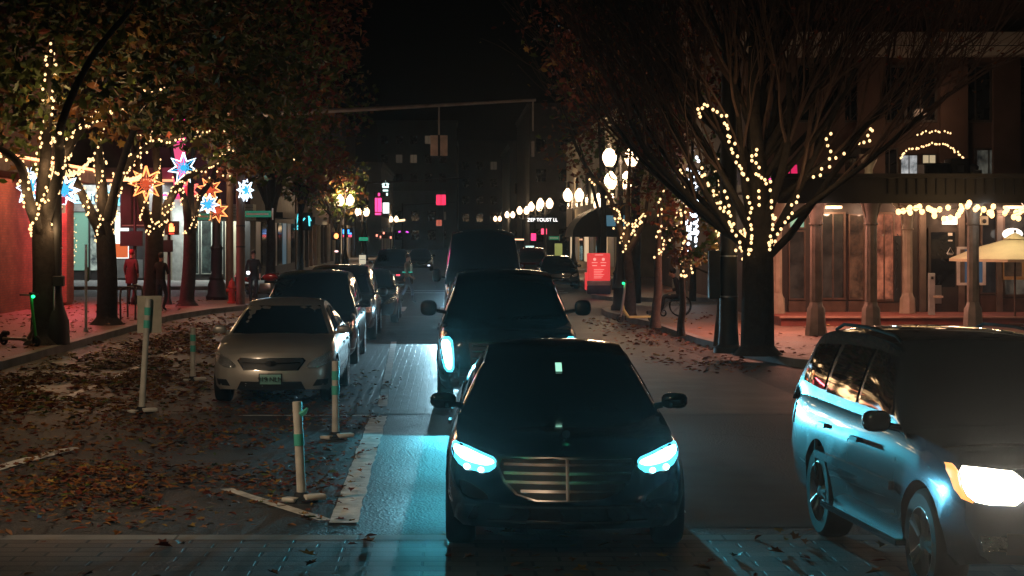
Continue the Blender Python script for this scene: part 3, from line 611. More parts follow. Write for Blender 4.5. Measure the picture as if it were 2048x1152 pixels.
# ------------------------------------------------------------------ string lights
M_BULB = emit('warm_bulb', (1.0, .62, .28), 1.9); M_BULBW = emit('cool_bulb', (.78, .88, 1.0), 3.4); M_GLOBE = emit('festoon_globe', (1.0, .62, .24), 2.6)
M_WIRE = mat('green_wire', (.012, .02, .012), .7)
def bulb_mesh(r, m, nm):
    o = MB().ball((0, 0, 0), (r, r, r * 1.15), 8).build(nm, m); me = o.data; bpy.data.objects.remove(o); return me
BME = {'w': bulb_mesh(.029, M_BULB, 'bulb'), 'c': bulb_mesh(.055, M_BULBW, 'bulb'), 's': bulb_mesh(.028, M_BULB, 'bulb'), 'g': bulb_mesh(.062, M_GLOBE, 'bulb')}
LG = 'fairy light strings'
BULB_COUNT = [0]
GLOW = 4.0
def string(label, paths, step=.16, kind='w', seed=0, glow=0, group=LG, jit=.03, cat='string lights', gc=(1.0, .6, .28), gr=.25):
    """a string of lights along one or more polylines; bulbs are parts"""
    rg = random.Random(seed + len(label)); root = None; w = MB(); pts = []
    for path in paths:
        P = [Vector(p) for p in path]; w.tube(P, .006, 4)
        acc = rg.random() * step
        for a, b in zip(P[:-1], P[1:]):
            L = (b - a).length
            while acc < L:
                pts.append(a.lerp(b, acc / L) + Vector((rg.gauss(0, jit), rg.gauss(0, jit) - .02, rg.gauss(0, jit)))); acc += step * .72 * rg.uniform(.7, 1.35)
            acc -= L
    pts = pts[:100]
    c = sum(pts, Vector()) / len(pts); root = thing('string_lights', label, cat, c, 0, group)
    o = w.build('wire', M_WIRE, root, False); o.location = -c
    for p in pts:
        b = bpy.data.objects.new('bulb', BME[kind]); col.objects.link(b); b.parent = root; b.location = p - c; BULB_COUNT[0] += 1
    if glow:
        k = max(1, round(len(pts) / 26)); n = len(pts)
        for i in range(k): light('POINT', pts[int((i + .5) * n / k)] - c + Vector((0, -.25, .1)), glow * (GLOW if pts[0].x < 0 else .9) / k, gc, root, gr, 'string_glow')
    return root
def smooth_path(pts, n=6):
    """Catmull-Rom through the points"""
    P = [Vector(p) for p in pts]; P = [P[0] * 2 - P[1]] + P + [P[-1] * 2 - P[-2]]; out = []
    for i in range(1, len(P) - 2):
        a, b, c, d = P[i - 1:i + 3]
        for k in range(n):
            t = k / n; out.append(.5 * ((2 * b) + (c - a) * t + (2 * a - 5 * b + 4 * c - d) * t * t + (3 * b - a - 3 * c + d) * t ** 3))
    return out + [P[-2]]
def wrap(path, rads, pitch=1.0, phase=0, off=.03):
    """a wire winding round a limb"""
    out = []; d = 0
    for i, p in enumerate(path):
        if i: d += (p - path[i - 1]).length
        ax = (path[min(i + 1, len(path) - 1)] - path[max(0, i - 1)]).normalized()
        a = ax.cross(Vector((0, 1, 0))).normalized(); b = ax.cross(a); t = phase + 2 * math.pi * d / pitch
        out.append(p + (a * math.cos(t) + b * math.sin(t)) * (rads[i] + off))
    return out
# ------------------------------------------------------------------ trees
def crown_leaves(parent, blobs, n, size, w, seed, name='crown', gap=.45):
    """leaves spread through the volume of several uneven clumps"""
    rg = random.Random(seed); mb = MB(); vol = [a * b * c for _, (a, b, c) in blobs]; k = 0
    while k < n:
        (c, r) = rg.choices(blobs, vol)[0]
        d = Vector((rg.gauss(0, 1), rg.gauss(0, 1), rg.gauss(0, 1))).normalized() * (rg.random() ** .45)
        p = Vector(c) + Vector((d.x * r[0], d.y * r[1], d.z * r[2]))
        if noise.noise(p * .55 + Vector((seed, 0, 0))) * 1.0 + noise.noise(p * 1.5) * .7 < rg.uniform(-.7, gap) - .1: continue
        h = noise.noise(p * .4 + Vector((0, seed * 3, 0)))
        ww = [w[0] * (1.0 + 1.8 * h), w[1] * (1 - 1.4 * h), w[2] * (1 - h), w[3] * (1 - 1.5 * h)]
        add_leaf(mb, p, rg.uniform(*size), rg, rg.choices((0, 1, 2, 3), [max(.01, q) for q in ww])[0]); k += 1
    o = mb.build(name, leaf_mats(), parent, False); return o
def limb_tube(mb, pts, r0, r1, n=8):
    P = smooth_path(pts, 5); m = len(P); rads = [r0 + (r1 - r0) * (i / (m - 1)) ** .8 for i in range(m)]
    rads = [r * (1 + .06 * math.sin(i * 2.1)) for i, r in enumerate(rads)]
    mb.tube(P, rads, n); return P, rads
def street_tree(label, base, fork, limbs, r0, r1, group, name='street_tree', bark=None, flare=1.5):
    """trunk with root flare, and limbs as parts; returns root and limb curves in world space"""
    base, fork = Vector(base), Vector(fork); root = thing(name, label, 'tree', base, 0, group)
    m = fork - base; mb = MB()
    P = smooth_path([Vector((0, 0, -.02)), Vector((0, 0, .25)) + m * .02, m * .5 + Vector((.03, 0, 0)), m], 6); n = len(P)
    rr = [r0 * (flare - (flare - 1) * min(1, i / 5)) * (1 - (1 - r1 / r0) * i / (n - 1)) for i in range(n)]
    mb.tube(P, rr, 12); mb.build('trunk', bark or M_BARK, root, True, 60)
    curves = []
    for pts, a, b in limbs:
        mb = MB(); q = [Vector(p) - base for p in pts]; C, rads = limb_tube(mb, q, a, b); mb.build('limb', bark or M_BARK, root, True, 60)
        curves.append(([p + base for p in C], rads))
    return root, curves
LT = 'maple trees along the left pavement'
def px(s, *pts): return [at(x, y, s * (1 + (d if not isinstance(d, tuple) else 0))) for x, y, d in pts]
# first tree on the left
lim = [(px(94, (88, 480, 0), (84, 400, .01), (92, 300, .02), (97, 190, .02), (104, 80, .02)), .20, .05),
       (px(94, (92, 470, 0), (112, 380, -.01), (135, 300, -.02), (190, 232, -.03), (262, 205, -.03), (345, 165, -.03)), .16, .04),
       (px(94, (82, 470, 0), (58, 400, .02), (40, 330, .03), (-10, 292, .03), (-90, 250, .03)), .16, .04),
       (px(94, (90, 440, 0), (118, 340, .05), (122, 250, .08), (180, 120, .1), (260, 20, .1)), .14, .05)]
t1, c1v = street_tree('thick maple trunk hung with lights beside the parking meter', at(88, 688, 94), at(88, 462, 94), lim, .31, .26, LT)
crown_leaves(t1, [(at(q[0], q[1], 94 * q[2]) - t1.location, (q[3], 2.0, q[4])) for q in ((60, 180, 1, 2.4, 1.5), (220, 110, 1, 2.6, 1.6), (150, 20, .97, 3.4, 1.6), (240, 200, 1.02, 1.7, .9), (-40, 240, 1, 2, 1.4), (330, 60, .95, 2.4, 1.7), (20, 20, .98, 3, 1.8))], 4200, (.18, .34), (8, 1.6, 1.8, .3), 21)
string('fairy lights climbing two strands up the tallest limb of the first left tree', [wrap(c1v[0][0], c1v[0][1], 3.4, 0, .05), wrap(c1v[0][0], c1v[0][1], 3.4, math.pi, .05)], .155, 'w', 1, 14)
string('fairy lights along the long limb reaching right from the first left tree', [wrap(c1v[1][0], c1v[1][1], 1.5, 1, .03), wrap(c1v[1][0][:16], c1v[1][1], 1.5, 3.6, .03)], .17, 'w', 2, 14)
string('fairy lights along the limb leaving the photo from the first left tree', [wrap(c1v[2][0][:17], c1v[2][1], 1.4, 2, .03), wrap(c1v[2][0][:9], c1v[2][1], 1.2, 5, .03)], .17, 'w', 3, 9)
string('fairy lights on the inner limb behind the first left tree fork', [wrap(c1v[3][0][:11], c1v[3][1], 1.2, 2, .03)], .15, 'w', 4, 4)
# second
lim = [(px(77, (208, 480, 0), (180, 420, .01), (150, 360, .02), (118, 310, .02), (112, 250, .02)), .17, .05),
       (px(77, (212, 470, 0), (205, 390, .0), (198, 320, 0), (196, 240, 0), (200, 150, 0)), .20, .06),
       (px(77, (216, 470, 0), (228, 400, -.01), (250, 335, -.02), (295, 295, -.02), (350, 275, -.02), (400, 268, -.02)), .15, .04),
       (px(77, (214, 440, 0), (240, 340, .03), (280, 230, .05), (330, 120, .06)), .13, .05)]
t2, c2v = street_tree('maple trunk with flared foot behind the bicycle racks', at(214, 650, 77), at(211, 470, 77), lim, .29, .25, LT, flare=1.75)
crown_leaves(t2, [(at(q[0], q[1], 77 * q[2]) - t2.location, (q[3], 2.2, q[4])) for q in ((230, 240, 1, 1.6, .8), (300, 150, 1, 2.6, 1.5), (400, 80, .98, 2.8, 1.8), (200, 60, 1, 2.6, 1.6), (380, 230, 1.02, 1.8, .9), (480, 160, 1, 1.9, 1.4))], 3400, (.2, .36), (9, 1.2, 1.4, .3), 22)
string('fairy lights running up the leaning limb of the second left tree', [wrap(c2v[0][0], c2v[0][1], 1.6, 0, .03), wrap(c2v[0][0][:14], c2v[0][1], 1.4, 2.6, .03)], .155, 'w', 5, 9)
string('fairy lights around the upright centre limb of the second left tree', [wrap(c2v[1][0][:17], c2v[1][1], 1.8, 0, .03), wrap(c2v[1][0][:14], c2v[1][1], 1.8, 3.1, .03)], .155, 'w', 6, 10)
string('fairy lights on the limb arching right from the second left tree', [wrap(c2v[2][0], c2v[2][1], 1.6, 1, .03), wrap(c2v[2][0][:16], c2v[2][1], 1.6, 4, .03)], .155, 'w', 7, 10)
def sag(a, b, d, n=10): return [a.lerp(b, i / n) - Vector((0, 0, d * 4 * (i / n) * (1 - i / n))) for i in range(n + 1)]
string('fairy lights hanging in a swag between the first and second left trees', [sag(at(104, 330, 90), at(184, 316, 80), .3)], .10, 'w', 8, 3)
string('fairy lights hanging in a swag between the second left tree and the orange star', [sag(at(228, 350, 77), at(283, 352, 68), .12)], .10, 'w', 9, 2)
# third
lim = [(px(65, (306, 468, 0), (285, 410, .01), (276, 350, .01), (272, 300, .01), (250, 230, 0)), .19, .05),
       (px(65, (314, 465, 0), (340, 400, -.01), (368, 360, -.02), (420, 330, -.02), (470, 300, -.02)), .18, .05),
       (px(65, (310, 460, 0), (316, 380, 0), (312, 300, 0), (310, 220, 0), (318, 90, 0)), .19, .06)]
t3, c3v = street_tree('maple trunk behind the person in black with an orange star above', at(303, 628, 65), at(309, 462, 65), lim, .34, .27, LT)
crown_leaves(t3, [(at(q[0], q[1], 65 * q[2]) - t3.location, (q[3], 2.4, q[4])) for q in ((320, 250, 1, 2.2, .9), (420, 180, 1, 2.6, 1.7), (330, 100, 1, 3, 2), (460, 60, 1, 3, 2), (440, 270, 1.0, 2.0, .9), (540, 220, 1, 2, 2.0), (560, 320, 1, 1.8, 1.0))], 3400, (.2, .38), (9, 1.2, 1, .5), 23)
string('fairy lights round the left hand limb of the third left tree', [wrap(c3v[0][0][:16], c3v[0][1], 1.6, 0, .03), wrap(c3v[0][0][:8], c3v[0][1], 1.3, 3, .03)], .16, 'w', 10, 6)
string('fairy lights clustered round the right fork of the third left tree', [wrap(c3v[1][0], c3v[1][1], 1.3, 1, .03), wrap(c3v[1][0][:12], c3v[1][1], 1.1, 3, .03), wrap(c3v[1][0][:10], c3v[1][1], 1.3, 5, .03)], .15, 'w', 11, 8)
string('fairy lights on the upright limb behind the orange star', [wrap(c3v[2][0][:14], c3v[2][1], 1.5, 1, .03)], .15, 'w', 12, 5)
string('stray fairy lights in the leaves above the blue and white star', [[at(270, 272, 66), at(330, 268, 66), at(376, 272, 66), at(445, 266, 66)], [at(345, 240, 66), at(385, 252, 66)]], .22, 'w', 13, 3, jit=.06)
string('small knot of fairy lights high in the dark leaves', [[at(438, 186, 64), at(452, 178, 64), at(470, 184, 64), at(482, 150, 64)]], .16, 'w', 14, 2, jit=.09)
string('few fairy lights low in the leaves over the parked cars', [[at(580, 332, 58), at(602, 318, 58)], [at(432, 345, 62), at(470, 352, 62)]], .2, 'w', 15, 1.5, jit=.06)
# fourth and the ones beyond
lim = [(px(61, (378, 470, 0), (372, 410, .01), (352, 350, .01), (335, 250, 0)), .17, .05), (px(61, (382, 470, 0), (396, 400, -.01), (425, 355, -.02), (450, 260, -.02)), .16, .05), (px(61, (380, 440, 0), (384, 330, 0), (400, 200, 0)), .15, .05)]
t4, c4v = street_tree('slimmer maple trunk standing clear in the pink light', at(374, 612, 61), at(380, 455, 61), lim, .27, .2, LT)
string('fairy lights gathered at the fork of the slimmer left tree', [wrap(c4v[0][0][:11], c4v[0][1], 1.2, 0, .03), wrap(c4v[1][0][:11], c4v[1][1], 1.2, 1, .03), wrap(c4v[1][0][:7], c4v[1][1], 1.0, 4, .03)], .16, 'w', 16, 6)
crown_leaves(t4, [(at(q[0], q[1], 61 * q[2]) - t4.location, (q[3], 2.4, q[4])) for q in ((470, 330, 1, 1.6, .8), (520, 260, 1, 2.4, 1.6), (500, 120, 1, 3.2, 2.6))], 2000, (.2, .38), (8, 2, .8, 1.2), 24)
def far_tree(label, X, Y, h, blobs, n, w, seed, group, r=.2):
    root = thing('street_tree', label, 'tree', (X, Y, .15), 0, group); mb = MB(); limb_tube(mb, [(0, 0, -.05), (.05, 0, h * .3), (0, .1, h * .75)], r, r * .4); mb.build('trunk', M_BARK, root, True, 60)
    rg = random.Random(seed); mb = MB()
    for k in range(7):
        a = rg.uniform(0, 6.28); d = rg.uniform(1.2, 2.6); limb_tube(mb, [(0, 0, h * rg.uniform(.28, .5)), (math.cos(a) * d * .5, math.sin(a) * d * .5, h * .6), (math.cos(a) * d, math.sin(a) * d, h * .85)], r * .5, r * .15, 5)
    mb.build('limb', M_BARK, root, True, 60)
    crown_leaves(root, blobs, n, (.22, .42), w, seed); return root
FT = 'maple trees further along the street'
far_tree('red brown maple leaning over the middle of the left row', -7.2, 76, 9, [((1.2, 0, 6.6), (2.4, 2.6, 2.2)), ((1.4, 0, 9.6), (2.6, 2.6, 2.2)), ((-1, 0, 8), (2.8, 2.6, 3)), ((2.0, 0, 5.2), (1.4, 2, 1.0)), ((1.8, -.5, 11.6), (2.4, 2.6, 2.0))], 3600, (1.6, 2.6, .4, 4.5), 31, FT, .25)
far_tree('dark green maple over the blue neon shop sign', -7.6, 96, 9, [((0, 0, 6.2), (2.8, 2.6, 2.4)), ((1, 0, 9), (3, 3, 3)), ((-2, 0, 5.4), (2.4, 2, 1.6)), ((-1, 0, 4.6), (2.6, 2, .9))], 2400, (6, 1.2, .4, 2), 32, FT)
far_tree('small dark tree beside the far left lamps', -7.6, 128, 7, [((0, 0, 4.6), (2.2, 2.2, 1.6)), ((.3, 0, 6.4), (2, 2, 1.6))], 900, (5, 2, 1, 2), 33, FT)
far_tree('rust red maple beyond the right hand lamp', 6.4, 66, 11, [((-.6, 0, 8.0), (2.6, 2.4, 1.9)), ((-1.6, 0, 9.8), (2.6, 2.4, 2.4)), ((1.6, 0, 9), (2.8, 2.6, 2.6)), ((-.6, 0, 12), (2.6, 2.6, 2))], 2100, (.5, 1.4, .2, 5), 34, FT, .24)
far_tree('brown leaved maple at the far right kerb', 7.4, 92, 10, [((-.6, 0, 6.6), (2.6, 2.4, 2)), ((0, 0, 9), (3, 3, 2.6)), ((-.8, 0, 11), (2.4, 3, 2))], 1700, (.8, 2, .4, 4), 35, FT)
# big bare tree on the right
def bare_tree():
    base = at(1515, 708, 103); fork = at(1516, 520, 103); root = thing('bare_tree', 'large vase shaped tree with bare fanned branches beside the dark pole', 'tree', base, 0)
    rg = random.Random(11); m = fork - base; mb = MB()
    P = smooth_path([Vector((0, 0, -.02)), Vector((0, 0, .3)), m * .6, m], 6)
    P2 = P + [m + Vector((.04, 0, .8)), m + Vector((-.02, .05, 2.0)), m + Vector((.05, 0, 3.4)), m + Vector((.1, 0, 5.2))]; mb.tube(P2, [.34 * (1.45 - .45 * min(1, i / 4)) * (1 - .12 * i / len(P)) for i in range(len(P))] + [.23, .19, .14, .07], 14); mb.build('trunk', M_BARK, root, True, 60)
    curves = []; twigs = MB(); tips = []
    def grow(p, d, L, r, depth, mb):
        n = 5; pts = [p]; q = p.copy(); v = d.copy()
        for i in range(n):
            v = (v + Vector((rg.gauss(0, .085), rg.gauss(0, .085), (.09 if depth == 0 else .05) + rg.gauss(0, .05)))).normalized(); q = q + v * L / n; pts.append(q.copy())
        e = max(.007, r * .55); mb.tube(pts, [r + (e - r) * i / n for i in range(n + 1)], 7 if depth == 0 else (5 if depth == 1 else 3), cap=False)
        if depth == 0: curves.append(([x + base for x in pts], [r + (e - r) * i / n for i in range(n + 1)]))
        if depth >= 3: tips.append(q); return
        k = (7, 6, 4)[depth]
        for j in range(k):
            i = rg.randint(2, n) if j else n; s = pts[i]; out = Vector((rg.gauss(0, 1), rg.gauss(0, .8), rg.gauss(0, .5))).normalized()
            grow(s, (v + out * rg.uniform(.22, .5)).normalized(), L * rg.uniform(.5, .8), max(.007, e * rg.uniform(.55, .85)), depth + 1, twigs)
    tops = [(-2.9, .3, 3.2), (-2.1, -.4, 3.6), (-1.4, .6, 4.2), (-.8, -.5, 4.6), (-.25, .1, 5.2), (.3, .4, 5.0), (.8, -.5, 4.6), (1.4, .5, 4.2), (2.1, -.2, 3.6), (2.8, .4, 3.0), (3.2, -.3, 2.3), (-3.3, .1, 2.4), (-2.5, .6, 3.0), (-1.8, -.7, 4.4), (-1.1, .2, 3.4), (1.1, .7, 3.6), (1.8, -.6, 3.4), (2.5, .2, 3.8), (3.0, .5, 2.6), (.1, -.8, 4.2), (-2.2, .3, 2.6), (2.0, -.4, 2.5), (-1.2, -.6, 3), (1.3, .6, 3), (-1.8, .3, 2), (1.9, .2, 2.1), (-.8, .5, 3), (.9, -.5, 3)]
    for i, t in enumerate(tops):
        mb = MB(); d = Vector(t).normalized(); s = m + Vector((d.x * .15, d.y * .15, rg.uniform(-.1, .5) if i < 14 else rg.uniform(.6, 2.4))); grow(s, Vector((d.x * 1.15, d.y * 1.15, d.z * .85)).normalized(), 3.4 * rg.uniform(.9, 1.15), rg.uniform(.055, .095) if abs(t[0]) > .5 else rg.uniform(.11, .17), 0, mb); mb.build('limb', M_BARK, root, True, 60)
    twigs.build('twigs', mat('twig_bark', (.10, .062, .05), .8, 0, .3, 5), root, True, 60)
    lb = MB()
    for q in tips:
        for k in range(2):
            if rg.random() < .55: add_leaf(lb, q + Vector((rg.gauss(0, .25), rg.gauss(0, .25), rg.gauss(0, .25))), rg.uniform(.07, .13), rg, rg.choices((0, 1, 2, 3), (0, 1.4, .1, 4))[0])
    lb.build('leaves', leaf_mats(), root, False)
    return root, curves
bt, bc = bare_tree()
def pxs(s, *pts): return smooth_path([at(x, y, s) for x, y in pts], 5)
RG = LG
trunkpath = [at(1515, y, 102) for y in range(522, 370, -10)]
string('fairy lights banded round the fork of the large bare tree', [wrap(trunkpath[:12], [.33] * 20, .55, 0), wrap(trunkpath[:6], [.34] * 20, .3, 2)], .16, 'w', 20, 8)
string('fairy lights in upright strands on the large bare trunk', [[at(1500, 505, 105), at(1499, 440, 105), at(1500, 380, 105)], [at(1519, 420, 105.5), at(1519, 380, 105.5)], [at(1541, 500, 105), at(1546, 440, 105), at(1540, 372, 105)]], .15, 'w', 21, 5, jit=.02)
string('fairy lights climbing the right hand branches of the bare tree', [pxs(104, (1530, 505), (1555, 470), (1575, 440), (1590, 405), (1598, 385)), pxs(104, (1625, 360), (1650, 330), (1690, 304)), pxs(104, (1658, 312), (1655, 285), (1660, 262))], .15, 'w', 22, 4)
string('fairy lights at the outer right branch tips of the bare tree', [pxs(102, (1702, 295), (1722, 286), (1738, 270), (1742, 250)), pxs(102, (1630, 250), (1638, 240))], .12, 'w', 23, 2)
string('fairy lights bright along the left forked branch of the bare tree', [pxs(105, (1540, 372), (1515, 345), (1505, 310), (1503, 292)), pxs(105, (1500, 365), (1480, 340), (1468, 315), (1460, 280), (1450, 245), (1438, 222), (1412, 212), (1396, 218), (1400, 235))], .105, 'w', 24, 6)
string('fairy lights down the low left branch of the bare tree', [pxs(104, (1500, 510), (1475, 480), (1455, 440), (1435, 400), (1418, 365), (1400, 330)), pxs(104, (1472, 460), (1462, 430), (1444, 375))], .15, 'w', 25, 4)
# young trees on the right pavement
YT = 'young trees on the right pavement'
def young(label, base, s, fork, limbs, r, w, blobs, n, seed):
    t, c = street_tree(label, base, fork, limbs, r, r * .7, YT, 'young_tree', M_BARKL, 1.15)
    crown_leaves(t, [(Vector(p) - t.location, q) for p, q in blobs], n, (.12, .24), w, seed); return t, c
y1, yc1 = young('young tree with a wavy pale trunk next to the dark pole', at(1437, 690, 94), 94, at(1439, 540, 94), [(px(94, (1439, 545, 0), (1440, 480, 0), (1436, 400, 0), (1430, 320, 0)), .075, .02), (px(94, (1438, 550, 0), (1415, 545, 0), (1390, 535, 0)), .04, .015), (px(94, (1440, 500, 0), (1458, 430, 0), (1470, 380, 0)), .05, .02)], .10, (6, 1.5, 1, .4), [(at(1438, 440, 94), (.38, .6, .9)), (at(1412, 500, 94), (.3, .4, .25)), (at(1435, 360, 94), (.4, .6, .6))], 380, 41)
string('fairy lights in a column on the young tree by the dark pole', [wrap(yc1[0][0][:4], yc1[0][1], .35, 0, .03), wrap(yc1[0][0], yc1[0][1], .7, 0, .05), wrap(yc1[0][0][:12], yc1[0][1], .6, 3, .05)], .13, 's', 26, 4)
y2, yc2 = young('thin young tree in front of the seated person', at(1362, 670, 87), 87, at(1364, 560, 87), [(px(87, (1364, 565, 0), (1366, 500, 0), (1368, 420, 0), (1362, 330, 0)), .07, .02), (px(87, (1364, 560, 0), (1376, 545, 0), (1388, 526, 0), (1405, 490, 0)), .045, .015)], .095, (3, 4, 1.5, 1), [(at(1375, 515, 87), (.55, .5, .28)), (at(1350, 470, 87), (.3, .4, .3))], 300, 42)
string('fairy lights round the thin tree before the seated person', [wrap(yc2[0][0][:8], yc2[0][1], .4, 0, .03), wrap(yc2[1][0][:12], yc2[1][1], .6, 0, .03), wrap(yc2[0][0][6:], yc2[0][1][6:], .9, 2, .04)], .14, 's', 27, 4)
y3, yc3 = young('straight young tree behind the standing scooter', at(1311, 654, 79.6), 79.6, at(1316, 510, 79.6), [(px(79.6, (1316, 515, 0), (1320, 440, 0), (1326, 330, 0)), .08, .02), (px(79.6, (1316, 512, 0), (1338, 470, 0), (1352, 440, 0), (1380, 400, 0)), .06, .02)], .13, (1, 2, .4, 4), [(at(1320, 380, 79.6), (1.0, .8, 1.0)), (at(1350, 430, 79.6), (.6, .6, .5)), (at(1300, 280, 79.6), (1.1, .8, .8))], 700, 43)
string('fairy lights in the fork of the straight tree behind the scooter', [wrap(yc3[0][0][:9], yc3[0][1], .5, 0, .03), wrap(yc3[1][0], yc3[1][1], .6, 0, .04), wrap(yc3[1][0][:8], yc3[1][1], .5, 3, .04)], .16, 's', 28, 4)
y4, yc4 = young('older street tree trunk beside the four globe lamp', at(1262, 640, 70), 70, at(1254, 500, 70), [(px(70, (1254, 505, 0), (1245, 470, 0), (1228, 420, 0), (1210, 375, 0), (1172, 352, 0)), .13, .03), (px(70, (1256, 500, 0), (1275, 470, 0), (1290, 430, 0), (1300, 350, 0)), .12, .03), (px(70, (1254, 490, 0), (1256, 400, 0), (1262, 280, 0)), .11, .03)], .17, (1, 2, .3, 5), [(at(1290, 380, 70), (.9, 1, .8)), (at(1310, 250, 70), (1.2, 1.2, 1.2)), (at(1240, 405, 70), (.6, .6, .5))], 420, 44)
string('fairy lights sweeping up the left branch beside the four globe lamp', [wrap(yc4[0][0], yc4[0][1], .8, 0, .03), wrap(yc4[0][0][:10], yc4[0][1], .7, 3, .03)], .17, 'w', 29, 5)
string('fairy lights sagging between branches over the standing scooter', [sag(at(1228, 410, 70), at(1288, 428, 72), .45), [at(1245, 480, 70), at(1262, 470, 70), at(1288, 432, 72)]], .14, 'w', 30, 4)
string('cool white fairy lights wound densely round a far right trunk', [wrap([at(1385, y, 56) for y in range(500, 318, -6)], [.13] * 40, .5, 0, .05), wrap([at(1385, y, 56) for y in range(470, 330, -6)], [.13] * 40, .35, 2, .05)], .13, 'c', 31, 12, jit=.08, gc=(.7, .85, 1))
far_tree('tree behind the cool white string of lights', at(1385, 0, 56).x, 3800 / 56, 8, [((-.5, 0, 6.0), (1.4, 1.4, 1.2)), ((.6, 0, 7.6), (1.8, 1.6, 1.2))], 500, (1, 2, .3, 4), 36, FT, .13)
# ------------------------------------------------------------------ beams of the two cars behind (low beam: nothing above the lamp's own height, nothing close to the bumper)
def low_beam(root, x, y, z, power, c, near=-.26, top=.012, side=.62):
    o = light('SPOT', (x, y, z), power, c, root, .03, 'headlight_beam', (R(90), 0, math.pi), 120, .1); l = o.data; l.use_nodes = True; nt = l.node_tree
    em = nt.nodes['Emission']; tc = nt.nodes.new('ShaderNodeTexCoord'); sp = nt.nodes.new('ShaderNodeSeparateXYZ'); nt.links.new(tc.outputs['Normal'], sp.inputs[0])
    def mr(src, a, b, c_, d):
        m = nt.nodes.new('ShaderNodeMapRange'); m.inputs[1].default_value, m.inputs[2].default_value, m.inputs[3].default_value, m.inputs[4].default_value = a, b, c_, d
        nt.links.new(src, m.inputs[0]); return m.outputs[0]
    def mul(a, b):
        m = nt.nodes.new('ShaderNodeMath'); m.operation = 'MULTIPLY'; nt.links.new(a, m.inputs[0]); nt.links.new(b, m.inputs[1]); return m.outputs[0]
    v = sp.outputs[1]; ab = nt.nodes.new('ShaderNodeMath'); ab.operation = 'ABSOLUTE'; nt.links.new(sp.outputs[0], ab.inputs[0])
    k = mul(mul(mr(v, near - .012, near, 0, 1), mr(v, top, top + .05, 1, .06)), mr(ab.outputs[0], side * .15, side, 1, .03))
    nt.links.new(k, em.inputs['Strength']); return o
CY = (.10, .74, .96)
for s in (-1, 1): low_beam(car2, s * .86, -.06, .84, 460 if s < 0 else 2500, CY, -.26 if s < 0 else -.07, .012, .95 if s < 0 else .62)
for s in (-1, 1): low_beam(car3, s * .80, -.06, .86, 3200 if s < 0 else 700, (.45, .82, 1.0), -.2, .03, .5)
for s in (-1, 1):
    low_beam(car1, s * .74, -.06, .79, 240, (.22, .80, 1.0), -.10, 1.5, 1.2); low_beam(car5, s * .68, -.08, .86, 900, (1.0, .86, .68), -.10, 1.5, 1.2)  # upward spots added so the mist glows round these headlights
low_beam(car2, -.86, -.10, .84, 330, (.18, .78, 1.0), -.02, 1.5, 1.0); low_beam(car3, -.80, -.10, .86, 300, (.4, .85, 1.0), -.02, 1.5, 1.0)  # extra spots on the cars behind, added for the same halos
# ------------------------------------------------------------------ street lamps
M_LAMP = emit('lamp_globe', (1.0, .72, .46), 4.0); M_LAMPF = emit('lamp_globe_far', (1.0, .72, .46), 3.0)
def acorn(mb, c, k=1.0, mi=0): return mb.lathe([(r * k, z * k) for r, z in ((.07, -.02), (.13, .04), (.20, .18), (.22, .30), (.19, .42), (.11, .52), (.05, .60))], 16, c, mi)
def twin_lamp(label, X, Y, H=5.0, z0=.15, power=60, gap=.68, single=False):
    root = thing('street_lamp', label, 'street lamp', (X, Y, z0), 0, 'globe street lamps')
    h = H - z0 - .62
    mb = MB().lathe([(.30, 0), (.30, .12), (.24, .2), (.22, .62), (.26, .70), (.17, .82), (.13, 1.05), (.10, 1.3), (.075, h - .5), (.09, h - .45), (.06, h - .38), (.055, h - .05)], 14)
    mb.build('post', M_BLACK, root)
    xs = (0,) if single else (-gap / 2, gap / 2)
    if not single:
        mb = MB()
        for s in (-1, 1): mb.tube(smooth_path([(0, 0, h - .35), (s * gap * .25, 0, h - .42), (s * gap * .5, 0, h - .28), (s * gap * .5, 0, h - .02)], 4), .025, 6)
        mb.lathe([(.05, h - .1), (.03, h + .02), (.07, h + .12), (.02, h + .26), (.005, h + .36)], 10); mb.build('arm', M_BLACK, root)
    for x in xs:
        g = acorn(MB(), (x, 0, h), 1.0 if Y < 70 else 1.25).build('globe', M_LAMP if Y < 100 else M_LAMPF, root, True, 60)
        c = MB().lathe([(.12, h - .05), (.13, h + .005), (.06, h - .10)], 12, (x, 0, 0)).lathe([(.10, h + .53), (.06, h + .62), (.015, h + .72), (.004, h + .78)], 12, (x, 0, 0)).build('cap', M_BLACK, g)
        light('POINT', (x, -.0, h + .9), power, (1.0, .66, .38), root, .2)
    if power > 0: light('POINT', (0, -.45, h + .2), power * 1.2, (1.0, .66, .38), root, .15)
    return root
lamps = [('street lamp with two bright globes seen through the bare branches', 5.25, 58.5, 5.2, 75), ('street lamp half hidden just behind the brightest pair of globes', 7.1, 80, 5.0, 90), ('street lamp with twin globes left of the cream wall', 7.15, 110, 5.0, 120), ('street lamp with twin globes right of the trio in the receding row', 7.0, 140, 5.0, 60), ('street lamp making up the middle of the trio of globes', 7.0, 156, 5.0, 50),
    ('street lamp with twin globes left of the trio', 7.0, 182, 5.0, 50), ('street lamp with small twin globes over the dark red car', 7.0, 222, 5.0, 50), ('street lamp nearly at the roof of the dark van', 7.0, 280, 5.0, 50), ('street lamp with the smallest globes above the dark van', 7.0, 370, 5.0, 40),
    ('street lamp with twin globes half behind leaves on the left side', -7.0, 127, 5.0, 110), ('street lamp with a dim and a bright globe further down the left side', -7.3, 158, 4.6, 90), ('street lamp with a cluster of globes at the far left end', -7.0, 236, 4.6, 40), ('street lamp with the faintest globes at the far left end', -7.0, 330, 4.6, 40)]
for lb, X, Y, H, p in lamps: twin_lamp(lb, X, Y, H, .15, p)
twin_lamp('single globe street lamp in front of the cream wall', 7.9, 101, 4.3, .15, 40, single=True)
